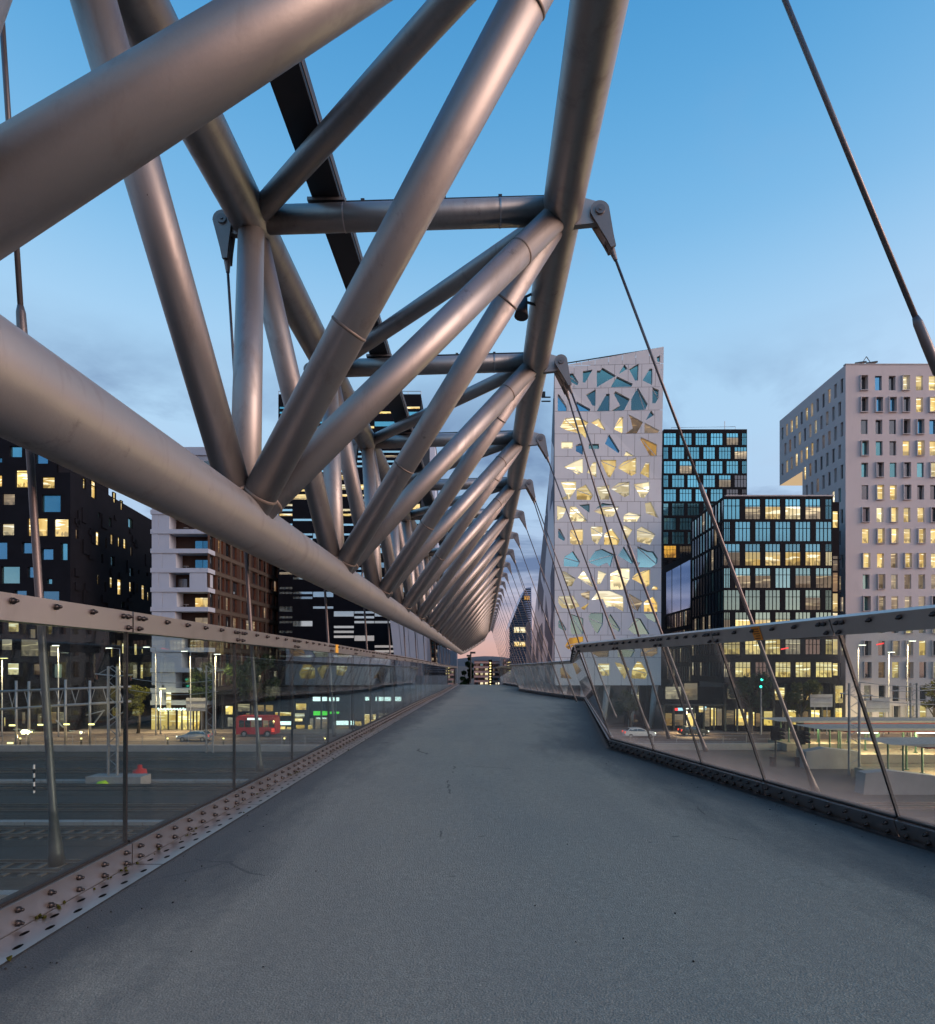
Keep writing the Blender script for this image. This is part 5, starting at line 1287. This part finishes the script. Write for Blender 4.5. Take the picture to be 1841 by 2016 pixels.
mast('twin-flanged mast in front of the platform canopies on the right', 1682, 60, 1345, 1.0, ((1368, -1.4), (1372, 1.8)), False)
mast('slim mast towards the right edge behind the middle canopy', 1799, 80, 1345, .85, ((1360, 3.0), (1362, -3.0)), False)
# overhead wires as one stretch each
for label, y0_, Yw, xa, xb in (('upper overhead wire across the right yard', 1343, 66, 1690, 1990), ('lower overhead wire across the right yard', 1368, 68, 1690, 1990), ('third overhead wire across the right yard, lowest of the three', 1376, 63, 1690, 1990), ('upper overhead wire across the left yard', 1335, 72, 255, 430), ('lower overhead wire across the left yard', 1358, 72, 255, 430)):
    a, b = at(xa, y0_, Yw), at(xb, y0_+3, Yw); mb = MB(); n = 8
    mb.tube([a.lerp(b, k/n) - Vector((0, 0, .5*math.sin(math.pi*k/n))) for k in range(n+1)], .045, 6); tag(mb.build('overhead_wire', 'galv', None, True), label, 'wire')
# pipe gantry on the far left
gt = thing('pipe_gantry', 'pale lattice pipe gantry on posts in front of the black-clad block', 'gantry'); GYY = 80
def gpt(x, y): return at(x, y, GYY)
for ya, yb2 in ((1362, 1352), (1398, 1381)):
    mb = MB(); mb.tube([gpt(-40, ya+1), gpt(110, (ya+yb2)/2), gpt(258, yb2)], .16, 8); mb.build('chord', 'galv', gt, True)
for k in range(19):
    x = -30 + k*15.5; f_ = (x+40)/298; s = 1 if k % 2 else -1
    mb = MB(); mb.tube([gpt(x, 1362-10*f_), gpt(x+9*s, 1398-17*f_)], .05, 6); mb.build('lacing', 'galv', gt)
for x, yt in ((32, 1340), (57, 1341), (129, 1338), (177, 1340)):
    mb = MB(); q = gpt(x, yt); mb.tube([(q.x, GYY, G), q], .16, 8); mb.build('post', 'galv', gt, True)
for x, y in ((24, 1428), (80, 1427), (131, 1426), (180, 1426), (20, 1463), (58, 1441)):
    q = at(x, y, GYY-1.5); mb = MB(); mb.tube([q+Vector((-.35, 0, 0)), q+Vector((.35, 0, 0))], .10, 8); mb.build('lamp', 'lamp_warm', gt)
for a, b in (((185, 1425), (205, 1398)), ((110, 1418), (125, 1432)), ((215, 1418), (250, 1398)), ((170, 1408), (205, 1399))):
    mb = MB(); mb.tube([gpt(*a), gpt(*b)], .09, 6); mb.build('strut', 'galv', gt)
# small yard furniture
p = Vector(gy(275, 56.5)); bar = thing('traffic_barrel', 'red plastic barrel beside the mast footing on the left', 'barrel')
mb = MB(); mb.tube([p, p+Vector((0, 0, .15)), p+Vector((0, 0, .2)), p+Vector((0, 0, 1.15)), p+Vector((0, 0, 1.25)), p+Vector((0, 0, 1.6))], [.9, .9, .76, .58, .25, .2], 14); mb.build('body', 'red_plastic', bar, True, True)
mb = MB(); mb.tube([p+Vector((0, 0, .55)), p+Vector((0, 0, .75))], [.705, .675], 14, False); mb.build('stripe', 'white_paint', bar, True)
p = Vector(gy(200, 54)); mb = MB(); mb.tube([p+Vector((-.6, 0, .05)), p+Vector((-.2, 0, .28)), p+Vector((.25, 0, .35)), p+Vector((.7, 0, .1))], [.1, .28, .3, .12], 10); o = mb.build('tarpaulin_bundle', 'lime_plastic', None, True); tag(o, 'bright lime bundle at the foot of the left mast footing', 'bundle')
p = Vector(gy(67, 51)); mp_ = thing('marker_post', 'thin white and dark striped marker post among the left tracks', 'marker post')
for k in range(7): mb = MB(); mb.tube([p+Vector((0, 0, k*.36)), p+Vector((0, 0, (k+1)*.36))], .08, 8); mb.build('band', 'white_paint' if k % 2 == 0 else 'black_frame', mp_)
# lamp posts
def lamp(label, x, Y, y, arm, warm=False):
    p = Vector(gy(x, Y)); z = Z_(y, Y); t = thing('street_lamp', label, 'lamp post', (0, 0, 0), 'street lamps')
    mb = MB(); mb.tube([p, (p.x, Y, G+1.0), (p.x, Y, z)], [.12, .10, .06], 8); mb.build('pole', 'galv', t, True)
    mb = MB(); mb.tube([(p.x, Y, z), (p.x+arm, Y, z+.08)], .045, 6); mb.build('arm', 'galv', t)
    mb = MB(); c = Vector((p.x+arm, Y, z+.1)); mb.hexa([c+Vector((-.5, -.18, 0)), c+Vector((.5, -.18, 0)), c+Vector((.5, .18, 0)), c+Vector((-.5, .18, 0)), c+Vector((-.3, -.1, .14)), c+Vector((.3, -.1, .14)), c+Vector((.3, .1, .14)), c+Vector((-.3, .1, .14))]); mb.build('lamp_head', 'galv', t)
    mb = MB(); mb.box(c.x-.45, c.x+.45, Y-.16, Y+.16, c.z-.07, c.z-.004); mb.build('lens', 'lamp_warm' if warm else 'lamp_white', t)
    li = bpy.data.lights.new('lamp_glow', 'SPOT'); li.energy = 6500; li.spot_size = R(125); li.spot_blend = .8; li.color = (1, .66, .34); li.shadow_soft_size = .3
    lo_ = bpy.data.objects.new('lamp_glow', li); COL.objects.link(lo_); lo_.parent = t; lo_.location = (c.x, Y, c.z-.3)
lamp('street lamp left of the thick left rod, in front of the black-clad block', 115, 91, 1272, -.4)
lamp('street lamp just left of the first dark glass joint', 236, 91, 1277, -1.6)
lamp('street lamp in front of the pale balcony wall, right of the first glass joint', 307, 93, 1275, -1.4)
lamp('short street lamp above the yellow shop windows', 316, 94, 1357, .3, True)
lamp('street lamp left of the lit balcony door', 375, 92, 1283, -.9)
lamp('street lamp in front of the brown flank, left side', 424, 92, 1289, .3)
lamp('dim street lamp at the far left of the yard', 4, 91, 1297, .3, True)
lamp('street lamp nearest the dark slanted glass joint on the right', 1690, 92, 1271, .6)
lamp('street lamp highest in front of the white block on the right', 1787, 92, 1263, .7)
lamp('lower street lamp between the two others before the white block', 1750, 94, 1285, .4)
lamp('street lamp before the dark wing on the right, left of the traffic signals', 1352, 93, 1396, .4)
for k, x in enumerate((40, 96, 160, 250, 330, 440, 560, 640, 720)):  # invented amber lamps, added to bring more warm light to the street edge
    nm = ('first', 'second', 'third', 'fourth', 'fifth', 'sixth', 'seventh', 'eighth', 'ninth')[k]
    p = Vector(gy(x, 80.5)); t = thing('added_bollard_light', 'added low amber bollard light, %s from the left along the left street edge' % nm, 'added bollard light', (0, 0, 0), 'added amber bollard lights along the street')
    mb = MB(); mb.tube([p, p+Vector((0, 0, 1.0))], [.11, .09], 10); mb.build('post', 'dark_metal', t)
    mb = MB(); mb.tube([p+Vector((0, 0, 1.0)), p+Vector((0, 0, 1.18))], .10, 10); mb.build('lens', 'lamp_warm', t)
    mb = MB(); mb.tube([p+Vector((0, 0, 1.18)), p+Vector((0, 0, 1.25))], [.13, .06], 10); mb.build('cap', 'dark_metal', t)
    li = bpy.data.lights.new('added_amber_glow', 'POINT'); li.energy = 160; li.color = (1, .55, .18); li.shadow_soft_size = .15
    lo_ = bpy.data.objects.new('added_amber_glow', li); COL.objects.link(lo_); lo_.parent = t; lo_.location = p+Vector((0, -.35, 1.3))
dlp = thing('camera_pole', 'thin pole with two black cameras at the far end of the deck', 'pole'); Yp = 46
a, b = at(927, 1345, Yp), at(927, 1283, Yp); mb = MB(); mb.tube([a, b], .05, 8); mb.build('pole', 'dark_metal', dlp)
for x, y, s in ((932, 1285, 1), (923, 1291, -1)): q = at(x, y, Yp); mb = MB(); mb.box(q.x-.16, q.x+.16, Yp-.1, Yp+.1, q.z-.07, q.z+.07); mb.tube([q, (b.x, Yp, q.z)], .02, 6); mb.build('camera_head', 'dark_metal', dlp)
# railway signals
def signal(label, x, Y, y0_, lit_mat):
    p = Vector(gy(x, Y)); z = Z_(y0_, Y); t = thing('railway_signal', label, 'signal')
    mb = MB(); mb.tube([p, (p.x, Y, z-.4)], .10, 8); mb.build('post', 'dark_metal', t)
    mb = MB(); mb.prism([(p.x-.42, Y-.12, z-1.5), (p.x+.42, Y-.12, z-1.5), (p.x+.5, Y-.12, z-1.1), (p.x+.5, Y-.12, z-.2), (p.x+.3, Y-.12, z), (p.x-.3, Y-.12, z), (p.x-.5, Y-.12, z-.2), (p.x-.5, Y-.12, z-1.1)], (0, .2, 0)); mb.build('backboard', 'black_frame', t)
    for k in range(3):
        c = Vector((p.x+.3, Y-.15, z-.3-k*.42)); mb = MB(); mb.tube([c, c+Vector((.35, -.05, -.03)), c+Vector((.55, -.05, -.12))], [.17, .18, .12], 10, False); mb.build('hood', 'black_frame', t, True)
    mb = MB(); mb.box(p.x-.5, p.x-.1, Y-.2, Y+.3, G, G+1.0); mb.build('relay_box', 'dark_metal', t)
signal('black railway signal left of the thick right rod base', 1527, 65, 1430, None)
signal('black railway signal right of the thick right rod base', 1577, 65, 1438, None)
# signboards seen from behind
def board(label, x, Y, ya, yb2, hw):
    p = Vector(gy(x, Y)); t = thing('signboard', label, 'signboard'); z0, z1 = Z_(yb2, Y), Z_(ya, Y)
    mb = MB(); mb.box(p.x-hw, p.x+hw, Y-.05, Y+.05, z0, z1); mb.build('panel', 'pale_concrete', t)
    for s in (-.55, .55):
        mb = MB(); mb.tube([(p.x+s*hw, Y+.12, G), (p.x+s*hw, Y+.12, z1)], .07, 8); mb.build('post', 'galv', t)
    for k in (.25, .75): mb = MB(); z = z0+(z1-z0)*k; mb.box(p.x-hw, p.x+hw, Y-.12, Y-.053, z-.06, z+.06); mb.build('stiffener', 'galv', t)
board('blank pale signboard in front of the lit stair shaft', 1617, 93, 1367, 1392, 1.7)
board('blank pale signboard right of the dark slanted glass joint', 1728, 92, 1374, 1402, 1.75)
board('blank grey signboard beside the tree, right of the yellow shops', 386, 93.5, 1374, 1400, 1.5)
# traffic signal with green lights
ts = thing('traffic_signal', 'traffic signal showing two green lights before the teal-windowed block', 'traffic light'); Yt = 93
for x, y in ((1500, 1338), (1498, 1352)):
    q = at(x, y, Yt); mb = MB(); mb.box(q.x-.2, q.x+.2, Yt, Yt+.25, q.z-.28, q.z+.75); h = mb.build('signal_head', 'black_frame', ts)
    mb = MB(); mb.tube([q+Vector((0, .0, 0)), q+Vector((0, -.04, 0))], .2, 12); mb.build('lens', 'signal_green', h)
mb = MB(); q = at(1499, 1338, Yt+.2); mb.tube([(q.x, Yt+.3, G), (q.x, Yt+.3, q.z+.8)], .09, 8); mb.build('post', 'galv', ts)
# ------------------------------------------------------------------ vehicles
def car(label, x, Y, paint, face, L=4.1):
    p = Vector(gy(x, Y)); p.z += .05; t = thing('parked_car', label, 'car')
    sx = L/4.1*face
    prof = [(-2.05, .32), (-2.05, .75), (-1.95, .98), (-1.72, 1.05), (-1.35, 1.40), (-.2, 1.46), (.35, 1.38), (1.05, 1.0), (1.85, .86), (2.05, .62), (2.05, .32)]
    mb = MB(); rings = []
    for yy_, ins, dz in ((-.86, 0.0, 0), (-.80, 0, .0), (.80, 0, 0), (.86, 0, 0)):
        ring = []
        for (a, z) in prof:
            tum = .16 if z > 1.1 else 0
            yv = yy_*(1 - tum*(1 if abs(yy_) > .5 else 0)) if z > .4 else yy_
            sc = .98 if abs(yy_) > .84 else 1.0
            ring.append(p + Vector((a*sx*sc, yv, z)))
        rings.append(ring)
    n = len(prof); i0 = 0
    for r_ in rings: mb.v += r_
    for q in range(3):
        for k in range(n): mb.f.append((q*n+k, q*n+(k+1) % n, (q+1)*n+(k+1) % n, (q+1)*n+k))
    mb.f.append(tuple(range(n))); mb.f.append(tuple(range(4*n-1, 3*n-1, -1))); mb.build('body', paint, t)
    for s in (-1, 1):
        for pts in (((-1.6, 1.06), (-1.28, 1.33), (-.42, 1.38), (-.42, 1.03)), ((-.35, 1.03), (-.35, 1.38), (.28, 1.31), (.78, 1.02))):
            mb = MB(); mb.prism([p + Vector((a*sx, s*(.862 if z < 1.1 else .742), z)) for a, z in pts], (0, s*.012, 0)); mb.build('side_window', 'pane_dark', t)
    for a, b in (((-1.70, 1.08), (-1.36, 1.385)), ((.42, 1.36), (1.0, 1.03))):
        mb = MB(); o_ = .012
        mb.hexa([p+Vector((a[0]*sx, -.66, a[1]+o_)), p+Vector((a[0]*sx, .66, a[1]+o_)), p+Vector((b[0]*sx, .62, b[1]+o_)), p+Vector((b[0]*sx, -.62, b[1]+o_)), p+Vector((a[0]*sx, -.66, a[1]+.03)), p+Vector((a[0]*sx, .66, a[1]+.03)), p+Vector((b[0]*sx, .62, b[1]+.03)), p+Vector((b[0]*sx, -.62, b[1]+.03))]); mb.build('windscreen', 'pane_dark', t)
    for a in (-1.28, 1.28):
        for s in (-1, 1):
            c = p + Vector((a*sx, s*.80, .31)); mb = MB(); mb.tube([c+Vector((0, -s*.12, 0)), c+Vector((0, s*.075, 0))], .32, 18); w_ = mb.build('wheel', 'tyre', t, True, True)
            mb = MB(); mb.tube([c+Vector((0, s*.07, 0)), c+Vector((0, s*.085, 0))], .19, 12); mb.build('rim', 'galv', w_)
    for s in (-1, 1):
        c = p+Vector((2.0*sx, s*.62, .70)); mb = MB(); mb.box(c.x-.09, c.x+.09, c.y-.17, c.y+.17, c.z-.08, c.z+.08); mb.build('headlight', 'lamp_white', t)
        c = p+Vector((-2.02*sx, s*.72, .86)); mb = MB(); mb.box(c.x-.06, c.x+.06, c.y-.13, c.y+.13, c.z-.15, c.z+.12); mb.build('tail_light', 'tail_red', t)
car('white hatchback with red tail lamp on the street below the right railing', 1258, 90, 'white_paint', 1, 4.5)
car('silver hatchback on the street in front of the left shops', 384, 86, 'silver_paint', -1, 4.5)
car('dark car half hidden under the white tower, further right than the white hatchback', 1365, 92.5, 'dark_metal', 1)
bus = thing('city_bus', 'red bus with lit windows on the street behind the left railing', 'bus'); Yb = 91; c = Vector(gy(503, Yb)); L_ = 2.9
mb = MB(); mb.prism([c+Vector((-L_, 0, .4)), c+Vector((L_, 0, .4)), c+Vector((L_+.1, 0, 1.4)), c+Vector((L_-.1, 0, 2.9)), c+Vector((L_-.5, 0, 3.1)), c+Vector((-L_+.2, 0, 3.1)), c+Vector((-L_, 0, 2.8))], (0, 2.5, 0)); mb.build('body', 'bus_red', bus)
for k in range(6): mb = MB(); x = c.x - L_ + .45 + k*.90; mb.box(x, x+.78, Yb-.03, Yb-.003, c.z+1.45, c.z+2.5); mb.build('window', 'pane_dark' if k not in (2, 4) else 'lit_brown', bus)
for x in (-1.7, 1.8):
    q = c+Vector((x, .15, .48)); mb = MB(); mb.tube([q+Vector((0, -.2, 0)), q+Vector((0, .2, 0))], .48, 18); w_ = mb.build('wheel', 'tyre', bus, True, True); mb = MB(); mb.tube([q+Vector((0, -.22, 0)), q+Vector((0, -.205, 0))], .26, 12); mb.build('rim', 'galv', w_)
for z in (.8, 1.1): mb = MB(); mb.box(c.x+L_-.5, c.x+L_-.05, Yb-.05, Yb-.004, c.z+z, c.z+z+.16); mb.build('tail_light', 'tail_red', bus)
mb = MB(); mb.box(c.x-1.2, c.x+.9, Yb-.06, Yb-.035, c.z+2.55, c.z+2.85); mb.build('route_display', 'sign_white', bus)
# ------------------------------------------------------------------ low shop and station buildings
sh = thing('station_hall', 'long low dark hall with lit shopfronts and white light boxes behind the left railing', 'building'); HY_ = 101.0
xa, xb = X_(440, HY_), X_(800, HY_); zr = Z_(1366, HY_)
mb = MB(); mb.box(xa, xb, HY_, HY_+16, G, zr); mb.build('wall', 'black_cladding', sh)
mb = MB(); mb.box(xa-.6, xb+.6, HY_-1.8, HY_+16.5, zr+.004, zr+.5); mb.build('roof', 'dark_metal', sh)
for a, b, c_, d_, m_ in ((543, 578, 1402, 1409, 'lit_yellow'), (543, 580, 1420, 1427, 'sign_white'), (545, 562, 1430, 1440, 'lit_yellow'), (566, 577, 1431, 1440, 'lit_yellow'), (582, 600, 1404, 1412, 'lit_cream'), (582, 596, 1414, 1420, 'lit_yellow'), (584, 600, 1427, 1434, 'lit_yellow'), (611, 617, 1414, 1434, 'lit_dim'), (622, 646, 1412, 1435, 'lit_brown'), (618, 646, 1400, 1408, 'sign_green'), (650, 668, 1401, 1405, 'sign_green'), (624, 644, 1412.5, 1415, 'sign_white'), (657, 697, 1419, 1427, 'sign_white'), (662, 690, 1429, 1436, 'lit_brown'), (617, 644, 1372, 1380, 'sign_white'), (646, 668, 1373, 1380, 'sign_white'), (720, 730, 1372, 1379, 'sign_white'), (740, 774, 1372, 1380, 'sign_white'), (777, 790, 1372, 1380, 'sign_white'), (450, 480, 1412, 1430, 'lit_dim'), (486, 500, 1404, 1432, 'lit_brown'), (700, 712, 1420, 1428, 'lit_yellow'), (446, 464, 1390, 1406, 'lit_yellow'), (470, 498, 1386, 1400, 'lit_dim'), (505, 538, 1388, 1400, 'lit_amber'), (584, 606, 1385, 1397, 'lit_yellow'), (716, 740, 1406, 1426, 'lit_yellow'), (745, 780, 1404, 1426, 'lit_dim'), (604, 616, 1427, 1436, 'lit_yellow')):
    mb = MB(); mb.box(X_(a, HY_), X_(b, HY_), HY_-.35, HY_-.05, Z_(d_, HY_), Z_(c_, HY_)); mb.build('light_box' if m_.startswith('sign') else 'shop_window', m_.replace('lit_yellow', 'lit_shop'), sh)
for k in range(14): mb = MB(); x = xa + (xb-xa)*k/13; mb.box(x-.14, x+.14, HY_-.5, HY_-.004, G+.13, zr); mb.build('pier', 'dark_metal', sh)
rs_ = thing('shop_front', 'row of dim amber shopfronts under the dark wing on the right', 'building'); RY = 98.5
xa, xb = X_(1306, RY), X_(1424, RY)
mb = MB(); mb.box(xa, xb, RY, RY+.5, G+.13, Z_(1352, RY)); mb.build('wall', 'black_cladding', rs_)
for a, b, c_, d_, m_ in ((1376, 1384, 1390, 1402, 'lit_yellow'), (1387, 1396, 1393, 1430, 'lit_brown'), (1400, 1408, 1394, 1428, 'lit_yellow'), (1411, 1420, 1395, 1428, 'lit_brown'), (1326, 1334, 1394, 1399, 'sign_red'), (1334.5, 1344, 1393.5, 1399, 'sign_cyan'), (1379, 1390, 1391, 1398, 'sign_cyan'), (1347, 1372, 1345, 1378, 'lit_brown'), (1352, 1368, 1404, 1428, 'lit_yellow'), (1310, 1322, 1404, 1428, 'lit_amber'), (1328, 1346, 1406, 1428, 'lit_brown'), (1310, 1340, 1352, 1376, 'lit_dim')):
    mb = MB(); mb.box(X_(a, RY), X_(b, RY), RY-.25, RY-.01, Z_(d_, RY), Z_(c_, RY)); mb.build('light_box' if m_.startswith('sign') else 'shop_window', m_.replace('lit_yellow', 'lit_shop'), rs_)
for k in range(7): mb = MB(); x = xa + (xb-xa)*k/6; mb.box(x-.12, x+.12, RY-.4, RY-.003, G+.13, Z_(1386, RY)); mb.build('pier', 'dark_metal', rs_)
mb = MB(); mb.box(xa, xb, RY-1.6, RY-.005, Z_(1388.5, RY), Z_(1386, RY)); mb.build('awning', 'dark_metal', rs_)
cf = thing('shop_front', 'amber lit shopfronts behind the traffic signals under the teal-windowed block', 'building'); RY = 97.2
for a, b, c_, d_, m_ in ((1470, 1484, 1402, 1428, 'lit_yellow'), (1488, 1500, 1404, 1430, 'lit_brown'), (1504, 1520, 1400, 1428, 'lit_yellow'), (1540, 1548, 1396, 1424, 'lit_brown'), (1601, 1606, 1348, 1364, 'lit_yellow'), (1611, 1615, 1349, 1366, 'lit_dim'), (1640, 1658, 1350, 1384, 'lit_yellow'), (1640, 1656, 1394, 1412, 'lit_yellow'), (1430, 1444, 1398, 1426, 'lit_brown'), (1448, 1464, 1396, 1428, 'lit_yellow'), (1552, 1566, 1398, 1426, 'lit_yellow'), (1572, 1590, 1400, 1424, 'lit_brown'), (1596, 1612, 1398, 1424, 'lit_yellow'), (1618, 1634, 1398, 1424, 'lit_amber'), (1432, 1450, 1356, 1376, 'lit_dim'), (1520, 1545, 1354, 1378, 'lit_yellow'), (1560, 1580, 1356, 1378, 'lit_brown'), (1588, 1597, 1354, 1378, 'lit_amber')):
    mb = MB(); mb.box(X_(a, RY), X_(b, RY), RY-.2, RY-.02, Z_(d_, RY), Z_(c_, RY)); mb.build('shop_window', m_.replace('lit_yellow', 'lit_shop'), cf)
xa, xb = X_(1426, RY), X_(1640, RY); mb = MB(); mb.box(xa, xb, RY, RY+.4, G+.13, Z_(1347, RY)); mb.build('wall', 'black_cladding', cf)
for k in range(10): mb = MB(); x = xa + (xb-xa)*k/9; mb.box(x-.14, x+.14, RY-.45, RY-.003, G+.13, Z_(1348, RY)); mb.build('pier', 'dark_metal', cf)
# red sliver signs on the white block and hall
for k, (x, y, lb_) in enumerate(((1545, 1277, 'small red neon sign left of the dark slanted glass joint'), (1689.5, 1272, ''), (1733, 1268, 'slanted red neon sign in a window of the white block'))):
    if not lb_: continue
    q = at(x, y, 94); mb = MB(); mb.tube([q+Vector((-.55, 0, -.1)), q+Vector((.55, 0, .12))], .11, 6); tag(mb.build('neon_sign', 'sign_red'), lb_, 'neon sign')
